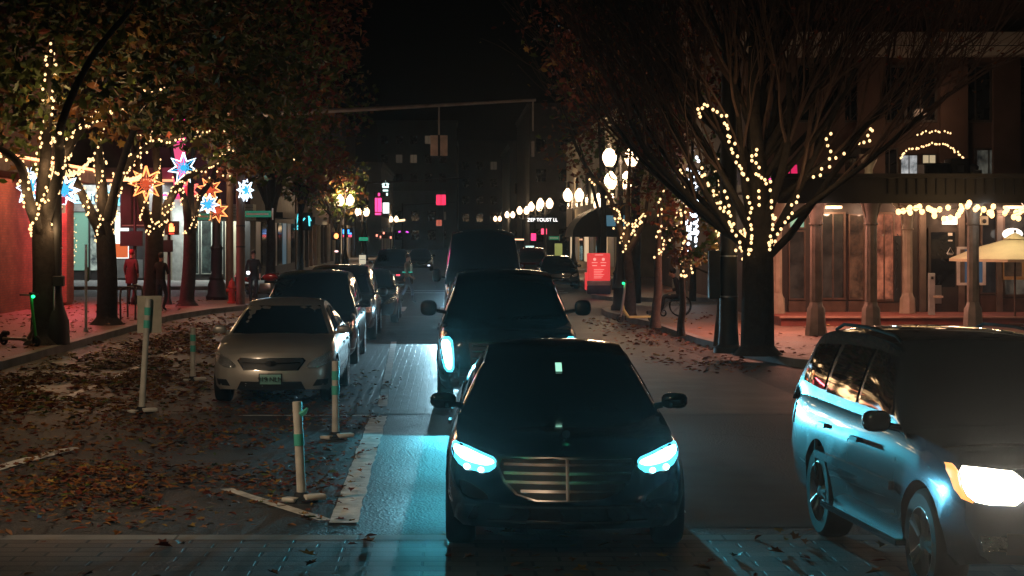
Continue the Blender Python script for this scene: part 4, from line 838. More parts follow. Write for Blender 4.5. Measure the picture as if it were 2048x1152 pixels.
root = thing('street_lamp', 'thick black ornamental lamp post behind the orange stars', 'street lamp', (-8.35, 68, .15), 0, 'globe street lamps')
light('POINT', (.3, .2, 5.9), 170, (1.0, .66, .38), root, .2); light('POINT', (-.3, .2, 5.0), 90, (1.0, .66, .38), root, .2)
MB().lathe([(.38, 0), (.40, .12), (.33, .22), (.31, .55), (.25, .70), (.28, .78), (.19, .95), (.21, 1.1), (.20, 1.75), (.23, 1.85), (.15, 2.0), (.135, 3.2), (.15, 3.25), (.13, 3.3), (.12, 5.2)], 12).build('post', M_BLACK, root)
# ------------------------------------------------------------------ star lights
M_STARO = emit('orange_neon', (1.0, .34, .10), 1.9); M_STARB = emit('white_blue_neon', (.70, .86, 1.0), 2.4); M_STARR = emit('red_neon', (1.0, .16, .12), 1.9)
M_FILO = emit('orange_filling', (.6, .10, .04), .6); M_FILB = emit('blue_filling', (.04, .42, .75), .8); M_FILR = emit('red_filling', (.6, .04, .06), .6)
def star(label, px_, py_, s, r, rz, kind, tilt=0, n=8):
    p = at(px_, py_, s); root = thing('star_light', label, 'star light', p, rz, 'neon star lights')
    o = []; 
    for i in range(2 * n): a = math.pi * i / n + tilt; q = r if i % 2 == 0 else r * .47; o.append(Vector((q * math.sin(a), 0, q * math.cos(a))))
    a, b = {'o': (M_STARO, M_FILO), 'b': (M_STARB, M_FILB), 'r': (M_STARR, M_FILR)}[kind]
    MB().tube([v + Vector((0, -.03, 0)) for v in o] + [o[0] + Vector((0, -.03, 0))], .028, 6).tube([v + Vector((0, .10, 0)) for v in o] + [o[0] + Vector((0, .10, 0))], .022, 6).build('outline', a, root)
    mb = MB()
    for i in range(2 * n):
        v = o[i] * (.86 if i % 2 == 0 else .8); mb.tube([Vector((0, -.04, 0)), v + Vector((0, .03, 0))], [.03, .006], 5)
    for i in range(n): mb.tube([o[2 * i] * .3 + Vector((0, .02, 0)), o[2 * i + 1] * .75 + Vector((0, .05, 0)), o[(2 * i + 2) % (2 * n)] * .3 + Vector((0, .02, 0))], .014, 4)
    mb.build('filling', b, root, False)
    MB().tube([(0, .02, r), (0, .02, r + .9)], .006, 4).build('hanging_wire', M_WIRE, root)
    light('POINT', (0, -.5, 0), 6, {'o': (1, .35, .1), 'b': (.4, .75, 1), 'r': (1, .15, .12)}[kind], root, .2, 'star_glow')
    return root
star('orange star hanging in the third left tree', 292, 367, 66, .53, 0, 'o')
star('large blue and white star at the top of the hanging group', 367, 336, 62, .50, .1, 'b', 0, 7)
star('red and orange star below the large blue and white star', 374, 382, 60, .42, -.2, 'r', .1, 7)
star('orange star cut off by leaves above the small blue star', 419, 378, 59, .42, .2, 'o', .2)
star('small blue and white star between two orange stars', 417, 408, 57, .38, 0, 'b', .1)
star('lowest orange star in the hanging group on the lamp post', 434, 422, 56, .42, .3, 'o', .25, 7)
star('blue star seen almost edge on at the left edge', 62, 376, 84, .48, 1.25, 'b')
star('blue star half hidden behind the first left trunk', 128, 380, 84, .40, .6, 'b')
star('blue and white star turned sideways on the brown pole', 492, 380, 60, .36, 1.0, 'b')
dark = thing('star_light', 'unlit brown star hanging high in the left leaves', 'star light', at(313, 232, 66), .2, 'neon star lights')
o_ = [Vector(((.5 if i % 2 == 0 else .2) * math.sin(math.pi * i / 5), 0, (.5 if i % 2 == 0 else .2) * math.cos(math.pi * i / 5))) for i in range(10)]
MB().tube(o_ + [o_[0]], .03, 5).build('outline', mat('rusty_frame', (.16, .07, .05), .7), dark)
# ------------------------------------------------------------------ poles, signals, signs, posts
def post(name, label, cat, p, parts, group=None, rz=0):
    root = thing(name, label, cat, p, rz, group)
    for nm, mb, m in parts: mb.build(nm, m, root)
    return root
post('utility_pole', 'tall brown pole carrying the sideways blue star', 'pole', (-7.0, 63.5, .15), [('pole', MB().lathe([(.16, 0), (.16, .3), (.15, .32), (.145, 6.5)], 14), M_BROWNPOLE), ('band', MB().lathe([(.155, 1.9), (.155, 1.95)], 12).lathe([(.155, 2.6), (.155, 2.65)], 12), M_BLACK)])
p = at(1457, 703, 101); p.z = .15
post('utility_pole', 'dark pole with a control box beside the large bare tree', 'pole', p, [('pole', MB().lathe([(.30, 0), (.29, .1), (.21, .16), (.20, .3), (.185, .5), (.17, 2.3), (.165, 3.6), (.12, 7)], 14), M_BLACK), ('control_box', MB().rbox((-.30, -.1, 1.55), (.22, .22, .95)), M_BLACK), ('band', MB().lathe([(.19, 1.1), (.19, 1.13)], 12).lathe([(.183, 1.9), (.183, 1.93)], 12), M_ALLOY)])
# signal mast
root = thing('signal_mast', 'long mast arm over the street with a backplate hanging from it', 'traffic signal', (-8.0, 69.0, .15))
pz = lambda y, s: EYE + (PY - y) / s - .15
s69 = 3800 / 69.0
MB().lathe([(.22, 0), (.2, .3), (.15, .4), (.11, 7.0)], 12).build('mast', M_BROWNPOLE, root)
MB().tube([(0, 0, pz(232, s69)), ((700 - PX) / s69 + 8, 0, pz(220, s69)), ((1072 - PX) / s69 + 8, 0, pz(200, s69))], [.10, .08, .05], 8).build('arm', mat('galvanised', (.30, .27, .25), .5, .4), root)
x1, x2 = (878 - PX) / s69 + 8, (1066 - PX) / s69 + 8
MB().tube([(x1, 0, pz(212, s69)), (x1, 0, pz(272, s69))], .03, 6).build('hanger', MATS['galvanised'], root)
MB().rbox((x1, .03, pz(291, s69)), (.62, .05, .74)).build('backplate', mat('backplate', (.75, .6, .5), .6), root)
MB().box(x1 - .04, x1 + .04, -.03, 0, pz(312, s69), pz(270, s69)).build('bracket', M_BLACK, root)
MB().tube([(x2, 0, pz(203, s69)), (x2, 0, pz(262, s69))], .03, 6).build('hanger', MATS['galvanised'], root)
MB().rbox((x2, .03, pz(298, s69)), (.10, .3, .55)).build('signal_head', MATS['galvanised'], root)
for lb, X, Y, z, s, m in (('red lit backplate hanging over the middle distance', 0, 170, 5.55, .85, emit('red_lit_plate', (1.0, .04, .13), 1.0)), ('dull orange lit backplate hanging over the far intersection', 0, 300, 4.25, .85, emit('orange_lit_plate', (.7, .16, .10), .6))):  # plates glow by emission, painting the red light that falls on them
    X = ((882 if Y == 170 else 878) - PX) / (3800 / Y)
    root = thing('signal_mast', lb, 'traffic signal', (-7.5, Y, .15)); MB().lathe([(.2, 0), (.12, .5), (.1, 7.2)], 8).build('mast', M_BLACK, root)
    MB().tube([(0, 0, 6.9), (X + 10, 0, 7.4)], [.09, .05], 6).build('arm', M_BLACK, root); MB().tube([(X + 7.5, 0, 7.3), (X + 7.5, 0, z)], .025, 5).build('hanger', M_BLACK, root)
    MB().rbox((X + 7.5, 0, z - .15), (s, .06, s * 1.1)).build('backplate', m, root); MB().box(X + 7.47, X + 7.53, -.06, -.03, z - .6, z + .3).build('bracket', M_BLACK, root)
# signals seen from behind on the left
p = at(270, 604, 60); p.z = .15
root = thing('traffic_signal', 'pair of black signal heads seen from behind at the left corner', 'traffic signal', p)
MB().lathe([(.14, 0), (.13, .2), (.06, .3), (.055, 4.6)], 10).build('pole', M_BLACK, root)
for x in (-.27, .25):
    MB().rbox((x, 0, 3.0 + .35), (.34, .16, 1.35)).build('signal_head', M_BLACK, root)
    MB().box(x - .22, x + .22, -.02, .02, 2.55, 4.1).build('backplate', M_PLASTIC, root)
MB().rbox((-.1, -.1, 2.2), (.75, .12, .5)).build('sign_back', M_BLACK, root)
MB().box(-.42, .42, -.03, .03, 2.62, 2.66).build('bracket', M_ALLOY, root)
p = at(338, 604, 60); p.z = .15
root = thing('pedestrian_signal', 'pedestrian signal with a glowing orange hand on the left corner', 'pedestrian signal', p)
MB().lathe([(.12, 0), (.06, .2), (.05, 3.2)], 10).build('pole', M_BLACK, root)
MB().rbox((.12, -.12, 2.55), (.46, .22, .46)).build('housing', M_BLACK, root); MB().rbox((-.05, -.12, 1.95), (.4, .06, .4)).build('lower_sign', M_PLASTIC, root)
hb = MB().rbox((.12, -.24, 2.50), (.17, .02, .16)).box(.04, .065, -.25, -.23, 2.55, 2.68).box(.075, .10, -.25, -.23, 2.57, 2.71).box(.11, .135, -.25, -.23, 2.57, 2.71).box(.145, .17, -.25, -.23, 2.56, 2.69)
hb.box(.19, .215, -.25, -.23, 2.46, 2.60); hb.build('hand_symbol', emit('hand_orange', (1.0, .26, .08), 3.2), root, False)
MB().box(.03, .21, -.25, -.23, 2.34, 2.37).build('panel_glow', emit('hand_red', (1, .1, .06), .8), root); light('POINT', (.12, -.4, 2.52), 3, (1, .2, .08), root, .1)
def name_sign(label, x, y, s, w, m, cat='street sign'):
    p = at(x, y, s); root = thing('street_name_sign', label, cat, p, 0, 'green street name signs')
    MB().rbox((0, 0, 0), (w, .03, .22)).build('panel', m, root); MB().box(-w * .4, w * .4, -.02, -.017, -.03, .03).build('border', mat('sign_white', (.6, .65, .6), .5), root)
    MB().tube([(w / 2 + .05, .04, -.2), (w / 2 + .05, .04, .2)], .03, 6).build('bracket', M_ALLOY, root)
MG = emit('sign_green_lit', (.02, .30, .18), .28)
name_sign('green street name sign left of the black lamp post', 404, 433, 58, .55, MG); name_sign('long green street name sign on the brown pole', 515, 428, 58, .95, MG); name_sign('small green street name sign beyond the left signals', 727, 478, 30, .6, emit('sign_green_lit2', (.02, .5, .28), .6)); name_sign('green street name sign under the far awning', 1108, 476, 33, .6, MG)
# the near corner's own signal heads, over the crosswalk above the picture
root = thing('traffic_signal', 'overhead signal arm with two green lamps above the crosswalk', 'traffic signal', (9.8, 9.5, 0))
MB().lathe([(.2, 0), (.14, .4), (.1, 7.2)], 10).build('pole', M_BLACK, root); MB().tube([(0, 0, 7.0), (-12.5, 0, 7.3)], [.1, .05], 8).build('arm', M_BLACK, root)
for x in (-8.4, -12.2):
    MB().rbox((x, 0, 6.4), (.36, .3, 1.1)).build('signal_head', M_BLACK, root); MB().ball((x, .16, 6.05), (.12, .04, .12), 10).build('green_lamp', emit('signal_green', (.02, 1.0, .45), 7), root); light('POINT', (x, .4, 6.05), 14, (.05, 1, .5), root, .1)
# red hand signals further left
for lb, x, y, s in (('glowing orange pedestrian hand beyond the parked row', 673, 472, 36),):
    p = at(x, y, s); root = thing('pedestrian_signal', lb, 'pedestrian signal', (p.x, p.y, .15)); MB().lathe([(.1, 0), (.05, .2), (.045, 3)], 8).build('pole', M_BLACK, root)
    MB().rbox((0, -.1, p.z - .15), (.44, .2, .44)).build('housing', M_BLACK, root); MB().ball((0, -.22, p.z - .15), (.13, .02, .16), 10).build('hand_symbol', MATS['hand_orange'], root)
    MB().ball((0, -.12, p.z - 1.0), (.12, .02, .06), 8).build('call_light', emit('pink_lamp', (1, .6, .6), 1.5), root)
# delineator posts in the lane
def delineator(label, x, yb, ytop, lean, sgn=False, peel=False, base_light=True):
    s = (yb - PY) / 2.5; X, Y = (x - PX) / s, 3800 / s; h = (yb - ytop) / s
    root = thing('delineator_post', label, 'delineator', (X, Y, 0), 0, 'flexible lane posts')
    M = Matrix.Rotation(lean, 3, 'Y'); P = lambda x_, y_, z_: M @ Vector((x_, y_, z_))
    mb = MB(); mb.tube([P(0, 0, z) for z in np.linspace(.05, h, 8)], [.046, .044, .043, .043, .043, .044, .045, .044], 12); mb.build('post', M_WHITE, root)
    mb = MB().lathe([(.16, 0), (.15, .03), (.08, .055), (.06, .09)], 10); mb.build('base', M_RUB, root)
    rg = random.Random(int(x)); f = MB()
    f.rbox((.12, -.05, .05), (.20, .12, .05), .4).rbox((-.10, -.09, .03), (.14, .10, .04), -.5); f.build('base_flap', M_WHITE, root)
    for k, z in enumerate((h - .12, h - .30)): MB().tube([P(0, 0, z), P(0, 0, z - .11)], [.0475, .0475], 12).build('reflector_band', M_RETRO, root) if not peel or k == 1 else MB().tube([P(.03, -.03, z), P(.07, -.04, z + .02), P(.10, -.05, z + .06)], [.03, .025, .01], 5).build('reflector_band', M_RETRO, root)
    if sgn:
        MB().rbox(P(.02, .055, h - .22), (.34, .012, .52), .05).build('sign_plate', mat('sign_back', (.46, .43, .36), .5, .2), root)
    return root
delineator('bent white lane post nearest the crosswalk with peeling green band', 604, 1003, 803, -.05, False, True)
delineator('white lane post standing against the silver saloon door', 671, 878, 722, .0)
delineator('short white lane post between the leaves left of the silver saloon', 386, 763, 655, .0)
delineator('tall lane post carrying the back of a rectangular sign', 283, 826, 597, .06, True)
delineator('pale lane post with a lit white sign beyond the parked cars', 726, 566, 512, 0, False); delineator('first bare white post right of the lit white sign', 738, 566, 530, 0); delineator('second bare white post right of the lit white sign', 748, 566, 531, 0); delineator('last faint white post before the far minivan', 758, 566, 533, 0)
p = at(725, 519, 39.2); r_ = thing('small_sign', 'small white lane sign with rounded corners beyond the parked cars', 'sign', p); MB().rbox((0, -.05, 0), (.34, .03, .46), 0, 0, .5).build('panel', emit('lit_white_sign', (.9, .8, .58), .55), r_); MB().rbox((0, -.07, 0), (.26, .012, .02)).build('crossbar', M_PLASTIC, r_)
# parking pay station, hydrant, racks, sign pole, bus sign, litter bin
p = at(102, 688, 94); p.z = .15
root = thing('parking_meter', 'black parking pay station with a P disc beside the first left trunk', 'parking meter', p)
MB().rbox((-.03, 0, .80), (.34, .3, 1.6), 0, 0, .3).rbox((.0, 0, .12), (.5, .42, .24)).build('cabinet', M_BLACK, root); MB().tube([(.10, -.17, .3), (.10, -.17, 1.45)], .022, 6).build('edge_strip', M_ALLOY, root)
MB().lathe([(.085, -.17), (.085, -.158)], 16, (-.06, 0, 1.50), 0, 'Y').build('sign_disc', mat('meter_blue', (.06, .08, .10), .4), root); text_mesh('P', .14, 'lettering', mat('meter_white', (.5, .52, .52), .5), root, (-.06, -.176, 1.50), depth=.002)
p = at(112, 684, 94); p.z = .15
root = thing('lamp_post_base', 'black fluted post foot right of the parking pay station', 'post', p)
MB().lathe([(.30, 0), (.28, .5), (.16, .85), (.125, 1.1), (.125, 3.2)], 10).build('foot', M_BLACK, root); MB().rbox((.08, -.1, 1.35), (.22, .2, .22)).build('push_button_box', M_BLACK, root)
MB().tube([(-.11, -.03, 2.05), (.15, -.03, 2.05)], .02, 5).build('band', M_ALLOY, root)
p = at(118, 411, 86); root = thing('transit_stop_sign', 'small red and white stop sign high on the pole by the first left tree', 'sign', p)
MB().rbox((0, 0, .12), (.30, .03, .16)).build('red_panel', emit('sign_red_lit', (.55, .03, .06), .5), root); MB().rbox((0, 0, -.08), (.30, .03, .20)).build('white_panel', emit('sign_cream_lit', (.52, .32, .2), .6), root); MB().rbox((0, -.02, .13), (.07, .012, .08)).build('pictogram', MATS['sign_white'], root); MB().rbox((0, -.02, -.08), (.2, .012, .03)).build('text_bar', MATS['sign_red_lit'], root)
p = at(464, 607, 59); p.z = .15
root = thing('fire_hydrant', 'red fire hydrant next to the brown pole', 'hydrant', p); M_HYD = mat('hydrant_red', (.45, .05, .03), .45)
MB().lathe([(.17, 0), (.17, .06), (.12, .08), (.115, .5), (.15, .52), (.15, .57), (.12, .62), (.10, .72), (.05, .78), (.03, .80), (.03, .86)], 14).build('barrel', M_HYD, root); MB().lathe([(.06, -.20), (.06, .20)], 10, (0, 0, .44), 0, 'X').lathe([(.075, -.2), (.075, -.12)], 10, (0, 0, .42), 0, 'Y').build('outlet', M_HYD, root)
for i, (x, y, lb) in enumerate(((256, 640, 'thin metal bike rack left of the maroon jacketed person'), (270, 634, 'thin metal bike rack in front of the maroon jacketed person'))):
    q = at(x, y, (y - PY) / 2.35); root = thing('bike_rack', lb, 'bike rack', q, .6, 'bike racks')
    MB().tube(smooth_path([(-.22, 0, 0), (-.22, 0, .75), (-.1, 0, .88), (.1, 0, .88), (.22, 0, .75), (.22, 0, 0)], 5), .028, 8).build('hoop', mat('rack_steel', (.12, .11, .11), .4, .6), root)
q = at(172, 664, 83); q.z = .15
post('sign_post', 'slim pale sign post standing between the first two left trees', 'sign post', q, [('pole', MB().lathe([(.035, 0), (.035, 1.6), (.03, 2.1)], 8), M_WHITE), ('foot', MB().lathe([(.06, 0), (.05, .1)], 8), M_WHITE), ('sign_plate', MB().rbox((.02, .03, 1.38), (.09, .02, .34)), mat('faded_green', (.10, .17, .06), .6))])
q = at(472, 606, 59); q.z = .15
post('bollard', 'thin dark bollard between the lamp post and the hydrant', 'bollard', q, [('post', MB().lathe([(.06, 0), (.055, .9), (.04, .95)], 10), M_BLACK), ('cap', MB().lathe([(.06, .9), (.03, .99)], 10), M_ALLOY)])
# ------------------------------------------------------------------ buildings
M_PANE = mat('window_pane', (.012, .014, .018), .08, 0, .2)
M_PANEW = emit('lit_pane_warm', (1.0, .72, .42), .55); M_PANEC = emit('lit_pane_cool', (.62, .92, .86), .9, True); M_PANEG = emit('lit_pane_green', (.25, .5, .38), .4); M_PANED = emit('dim_pane', (.55, .45, .33), .035); M_PANED2 = emit('dim_pane_warm', (.6, .45, .3), .07)
M_FRAME = mat('window_frame', (.05, .045, .04), .5)
def window(parent, c, w, h, face='Y', pane=None, frame=None, depth=.06, mull=1, name='window'):
    """frame with its pane; face Y looks towards the camera, X+ / X- along x"""
    f = MB(); t = min(.08, w * .08); a, b = w / 2, h / 2
    f.box(-a, a, -depth, .02, b - t, b).box(-a, a, -depth, .02, -b, -b + t).box(-a, -a + t, -depth, .02, -b + t, b - t).box(a - t, a, -depth, .02, -b + t, b - t)
    for i in range(1, mull + 1): x = -a + w * i / (mull + 1); f.box(x - t * .3, x + t * .3, -depth * .6, .015, -b + t, b - t)
    o = f.build(name, frame or M_FRAME, parent, False); o.location = c
    if face == 'X+': o.rotation_euler = (0, 0, R(90))
    if face == 'X-': o.rotation_euler = (0, 0, R(-90))
    g = MB().box(-a + t * .9, a - t * .9, -.012, .01, -b + t * .9, b - t * .9).build('pane', pane or M_PANE, o, False)
    return o
def dup_window(o, c):
    k = copy_tree(o, o.parent); k.location = c; return k
def block(label, x0, x1, y0, y1, h, m, cornice=True, name='building', cat='building'):
    root = thing(name, label, cat, ((x0 + x1) / 2, y0, .15)); cx = (x0 + x1) / 2
    MB().box(x0 - cx, x1 - cx, 0, y1 - y0, -.2, h).build('wall', m, root, False)
    if cornice: MB().box(x0 - cx - .25, x1 - cx + .25, -.25, y1 - y0 + .25, h, h + .18).box(x0 - cx - .12, x1 - cx + .12, -.12, y1 - y0 + .12, h - .35, h - .003).build('cornice', m, root, False)
    return root
def grid(root, xs, zs, w, h, y=-.01, face='Y', lit={}, seed=0, pane=None):
    rg = random.Random(seed); protos = {}
    for i, x in enumerate(xs):
        for j, z in enumerate(zs):
            m = lit.get((i, j), pane or M_PANE); c = (x, y, z) if face == 'Y' else (y, x, z)
            if m.name not in protos: protos[m.name] = window(root, c, w, h, face, m)
            else: dup_window(protos[m.name], c)
# red brick corner building, near left
bl = block('red brick corner building with pink lit pillar at the left edge', -30.6, -13.2, 40, 64, 9, M_BRICK, False)
ox = -21.3
MB().box(8.69, 9.0, 5, 8.6, .4, 3.0).build('window_surround', mat('steel_frame', (.35, .36, .36), .4, .5), bl, False); MB().box(9.0, 9.02, 5.2, 8.4, .55, 2.85).build('shop_window', room('shop_window_dim', (.25, .42, .33), .16), bl, False)
MB().rbox((8.85, 23.3, 2.05), (.8, 1.4, 4.1), 0, 0, .25).build('pillar', M_BRICK, bl)
MB().box(8.7, 9.9, 4.0, 24.4, 4.06, 4.52).build('canopy', mat('canopy_brown', (.22, .16, .13), .7), bl, False)
MB().tube([(9.93, 4.0, 4.50), (9.93, 24.4, 4.50)], .045, 6).build('neon_tube', emit('orange_tube', (1.0, .30, .12), 3.2), bl)
for i in range(5): MB().box(8.71, 8.73, 6 + i * 3.8, 8.4 + i * 3.8, 5.6, 7.6).build('window', M_PANE, bl, False)
light('AREA', (9.4, 16, 4.0), 95, (1.0, .30, .16), bl, 3.0, 'canopy_light', (0, 0, 0)); light('AREA', (9.6, 21.3, 3.98), 300, (1.0, .12, .15), bl, 1.6, 'red_canopy_light', (0, 0, 0))
light('POINT', (10.4, 22.6, 3.4), 10, (1, .16, .14), bl, .3); light('AREA', (9.4, 8, 4.0), 30, (1.0, .32, .18), bl, 3.0, 'canopy_light', (0, 0, 0))
# corner cafe across the side street
cb_ = block('corner cafe building with lit glass front across the side street', -32, -10.2, 97, 125, 10, M_DARKW, True)
ox = -21.1; X = lambda px_, s=39.2: (px_ - PX) / s - ox
MB().box(X(120), X(345), -.15, -.003, 3.5, 4.95).build('sign_band', mat('sign_band', (.34, .32, .30), .6), cb_, False)
MB().box(X(100), X(370), -1.2, -.16, 4.96, 5.7).build('canopy', MATS['canopy_brown'], cb_, False); MB().tube([(X(100), -1.24, 5.05), (X(370), -1.24, 5.05)], .06, 6).build('neon_tube', emit('orange_tube_dim', (1.0, .34, .16), 1.6), cb_)
for i, (a, b, m) in enumerate(((140, 178, M_PANEG), (180, 214, room('shop_glow_dim', (.55, .72, .66), .6)), (216, 222, M_PANEG), (226, 258, emit('shop_glow', (.82, .95, .90), 1.15)), (290, 342, room('shop_glow_low', (.4, .5, .44), .10)))):
    MB().box(X(a), X(b), -.06, -.01, .5 if i != 3 else 1.1, 3.45).build('shop_window', m, cb_, False)
MB().box(X(228), X(256), -.10, -.07, 1.15, 1.85).build('orange_counter', emit('counter_orange', (.8, .16, .05), .5), cb_, False); MB().box(X(215), X(345), -.09, -.015, .1, 1.05).build('base_panel', mat('grey_panel', (.20, .21, .20), .6), cb_, False)
for a in (138, 179, 215, 224, 260, 288, 344): MB().box(X(a) - .05, X(a) + .05, -.12, -.005, .1, 3.49).build('mullion', M_FRAME, cb_, False)
string('dim yellow string lights inside the cafe window left of the second tree', [[Vector((ox + X(148 + 5 * (k % 2)), 96.85, .8 + k * .28)) for k in range(10)]], .20, 's', 51, 0, None, .06)
M_HALO = emit('cyan_halo', (.12, .75, 1.0), 1.5); M_TXT = mat('sign_letters', (.02, .03, .05), .4)
MB().box(X(148), X(190), -.19, -.16, 3.9, 4.5).build('halo_panel', emit('halo_soft', (.55, .85, .95), .75), cb_, False); MB().box(X(206), X(258), -.19, -.16, 3.8, 4.55).build('halo_panel', emit('halo_cyan', (.25, .75, .85), .75), cb_, False)
text_mesh('Capital', .62, 'lettering', M_TXT, cb_, (X(176), -.21, 4.2), depth=.015); text_mesh('One', .72, 'lettering', emit('cyan_letters', (.03, .30, .42), .5), cb_, (X(232), -.21, 4.18), depth=.015)
MB().tube(smooth_path([(X(195), -.23, 4.05), (X(225), -.23, 4.62), (X(246), -.23, 4.78)], 5), [.02] * 5 + [.05] * 5 + [.03], 6).build('swoosh', MATS['halo_soft'], cb_)
text_mesh('Café', .78, 'lettering', emit('white_letters', (.7, .9, .95), 1.3), cb_, (X(334), -.35, 4.35), depth=.02)
# white corner column, recessed glass corner and pale canopy
MB().box(X(350), X(374), -1.0, .3, 0, 4.2).build('corner_column', mat('white_column', (.62, .66, .62), .5), cb_, False); MB().box(X(330), X(349), -.5, -.01, 0, 3.6).build('pier', M_CREAM, cb_, False)
MB().box(X(400), X(512), -1.6, -.01, 3.05, 3.85).build('pale_canopy', mat('pale_canopy', (.42, .44, .36), .6), cb_, False)
for z in (3.2, 3.36, 3.52, 3.68): MB().box(X(400), X(513), -1.62, -1.603, z, z + .02).build('canopy_rib', M_FRAME, cb_, False)
for a, b in ((380, 398), (402, 424), (428, 446)): window(cb_, ((X(a) + X(b)) / 2, -.03, 1.75), X(b) - X(a), 2.9, 'Y', room('corner_glass', (.22, .38, .34), .16), mat('pale_frame', (.4, .42, .38), .5), .06, 0)
MB().box(X(452), X(474), -.4, -.01, 0, 3.0).build('pier', M_CREAM, cb_, False)
for i in range(8):
    M_ = (M_PANED, M_PANE, emit('shop_blue_dim', (.15, .3, .4), .2))[i % 3]; MB().box(10.91, 10.95, 2.5 + i * 3.2, 4.8 + i * 3.2, .5, 3.0).build('street_window', M_, cb_, False)
MB().box(10.91, 12.3, 3, 12, 3.2, 3.5).build('awning', M_BLACK, cb_, False)
light('AREA', (X(240), -.9, 4.85), 330, (.85, .95, .95), cb_, 4.5, 'shopfront_light', (0, 0, 0)); light('AREA', (X(440), -.9, 3.0), 150, (.9, 1.0, .9), cb_, 3.0, 'canopy_light', (0, 0, 0)); light('POINT', (X(362), -1.6, 3.2), 22, (.9, 1, .95), cb_, .3)
# magenta blade sign on the cafe corner
root = thing('blade_sign', 'tall magenta neon sign standing out from the cafe corner', 'neon sign', (ox + X(366), 95.6, .15)); M_MAG = emit('magenta_neon', (1.0, .05, .30), 1.6, True)
MB().rbox((0, 0, 5.5), (.55, .25, 2.8)).build('panel', emit('pink_panel', (.85, .12, .28), .7), root); MB().tube([(-.9, -.2, 4.3), (.28, -.2, 4.3), (.28, -.2, 6.9)], .05, 6).build('neon_edge', M_MAG, root)
MB().box(-1.0, -.3, -.12, .2, 6.7, 8.3).build('sign_back', M_BLACK, root); MB().tube(smooth_path([(-.6, -.2, 8.1), (.1, -.2, 8.2), (.3, -.2, 7.8), (-.1, -.2, 7.5), (.3, -.2, 7.2), (-.1, -.2, 7.0)], 4), .09, 6).build('neon_script', M_MAG, root); MB().box(-.05, .05, .1, 1.2, 5.0, 5.1).build('bracket', M_BLACK, root); light('POINT', (0, -.9, 5.3), 40, (1, .1, .3), root, .3)
# left side of the street beyond
def shops_left(label, y0, y1, h, m, seed, x1=-10.2, neon=()):
    b = block(label, x1 - 14, x1, y0, y1, h, m); rg = random.Random(seed); n = int((y1 - y0) / 4)
    for k in range(n):
        y = 1.2 + k * 4; mm = rg.choice([M_PANE, M_PANED, M_PANEW, M_PANE, emit('lit_pane_dimblue', (.2, .35, .5), .25)])
        MB().box(7.01, 7.05, y, y + 2.8, .5, 2.9).build('shop_window', mm, b, False); MB().box(7.01, 7.2, y + 3.0, y + 3.5, 0, 3.2).build('pier', rg.choice([M_CREAM, M_BROWNW, M_STONE]), b, False)
    zs = [5.2 + 3.2 * i for i in range(max(0, int((h - 5) / 3.2)))]
    grid(b, [2 + 4 * k for k in range(n)], zs, 1.5, 1.9, 7.02, 'X+', {(i, j): M_PANED for i in range(n) for j in range(len(zs)) if rg.random() < .2}, seed)
    grid(b, [-4, -1, 2, 5], zs, 1.4, 1.9, -.02, 'Y', {}, seed)
    return b
s1 = shops_left('dark brown shop building with orange lit piers on the left', 126, 160, 11, M_BROWNW, 1)
s2 = shops_left('far left shop building with a red neon blade sign', 162, 205, 13, M_DARKW, 2)
s3 = shops_left('pale grey building closing the left side of the street', 207, 250, 10, M_GREYW, 3, -7.5)
MB().box(7.01, 8.2, 1, 13, 3.0, 3.5).build('awning', M_BLACK, s1, False)
light('AREA', (8.3, 12, 3.2), 160, (1.0, .68, .36), s1, 6, 'shop_light', (0, R(25), 0)); light('AREA', (8.2, 22, 3.4), 200, (1.0, .66, .4), s2, 6, 'shop_light', (0, R(25), 0))
def neon(label, strokes, px_, py_, s, m, w=.04, name='neon_sign', dz=0):
    p = at(px_, py_, s); root = thing(name, label, 'neon sign', p); mb = MB()
    for st in strokes: mb.tube([((x - px_) / s, 0, (py_ - y) / s) for x, y in st], w, 6)
    mb.build('tubes', m, root); xs = [x for st in strokes for x, y in st]; ys = [y for st in strokes for x, y in st]
    MB().box((min(xs) - px_) / s - .1, (max(xs) - px_) / s + .1, .08, .14, (py_ - max(ys)) / s - .1, (py_ - min(ys)) / s + .1).build('backing', M_BLACK, root); MB().box(-.03, .03, .14, 1.2, -.05, .05).build('bracket', M_BLACK, root); return root
neon('cyan neon strokes over a dark shop front behind the parked row', [[(597, 428), (593, 447)], [(593, 455), (610, 436)], [(591, 458), (602, 458)], [(618, 434), (619, 452)], [(617, 432), (622, 442)]], 606, 444, 30, emit('cyan_neon', (.10, .78, .90), 1.5), .045)
neon('tall narrow cyan letters in a window left of the orange pier', [[(560, 476), (564, 476), (564, 480), (560, 480)], [(562, 487), (562, 492)], [(560, 494), (564, 500)]], 562, 488, 32, MATS['cyan_neon'], .03)
neon('small blue double figure sign above a red bar', [[(687, 459), (687, 467), (692, 467)], [(697, 459), (697, 467), (703, 467)]], 694, 463, 28, emit('blue_neon', (.05, .35, 1.0), 2.2), .06)
neon('short red bar sign below the blue double figure sign', [[(686, 472), (693, 472)], [(697, 472), (703, 472)]], 694, 472, 28, emit('red_bar_neon', (1, .06, .12), 2.2), .07)
neon('tall red neon blade sign beside the white leaf sign', [[(758, 386), (758, 392)], [(752, 396), (752, 424)], [(757, 396), (757, 424)], [(761, 396), (761, 424)], [(750, 428), (762, 428)]], 757, 408, 22, emit('red_blade_neon', (1, .05, .25), 1.8), .09)
leafs = [[(771 + 6.5 * math.sin(a) * (1 if i % 2 == 0 else .5), 369 - 6.5 * math.cos(a) * (1 if i % 2 == 0 else .5)) for i, a in enumerate(np.linspace(-2.2, 2.2, 13))], [(765, 374), (777, 374)], [(766, 381), (776, 381)], [(774, 386), (774, 391)]]
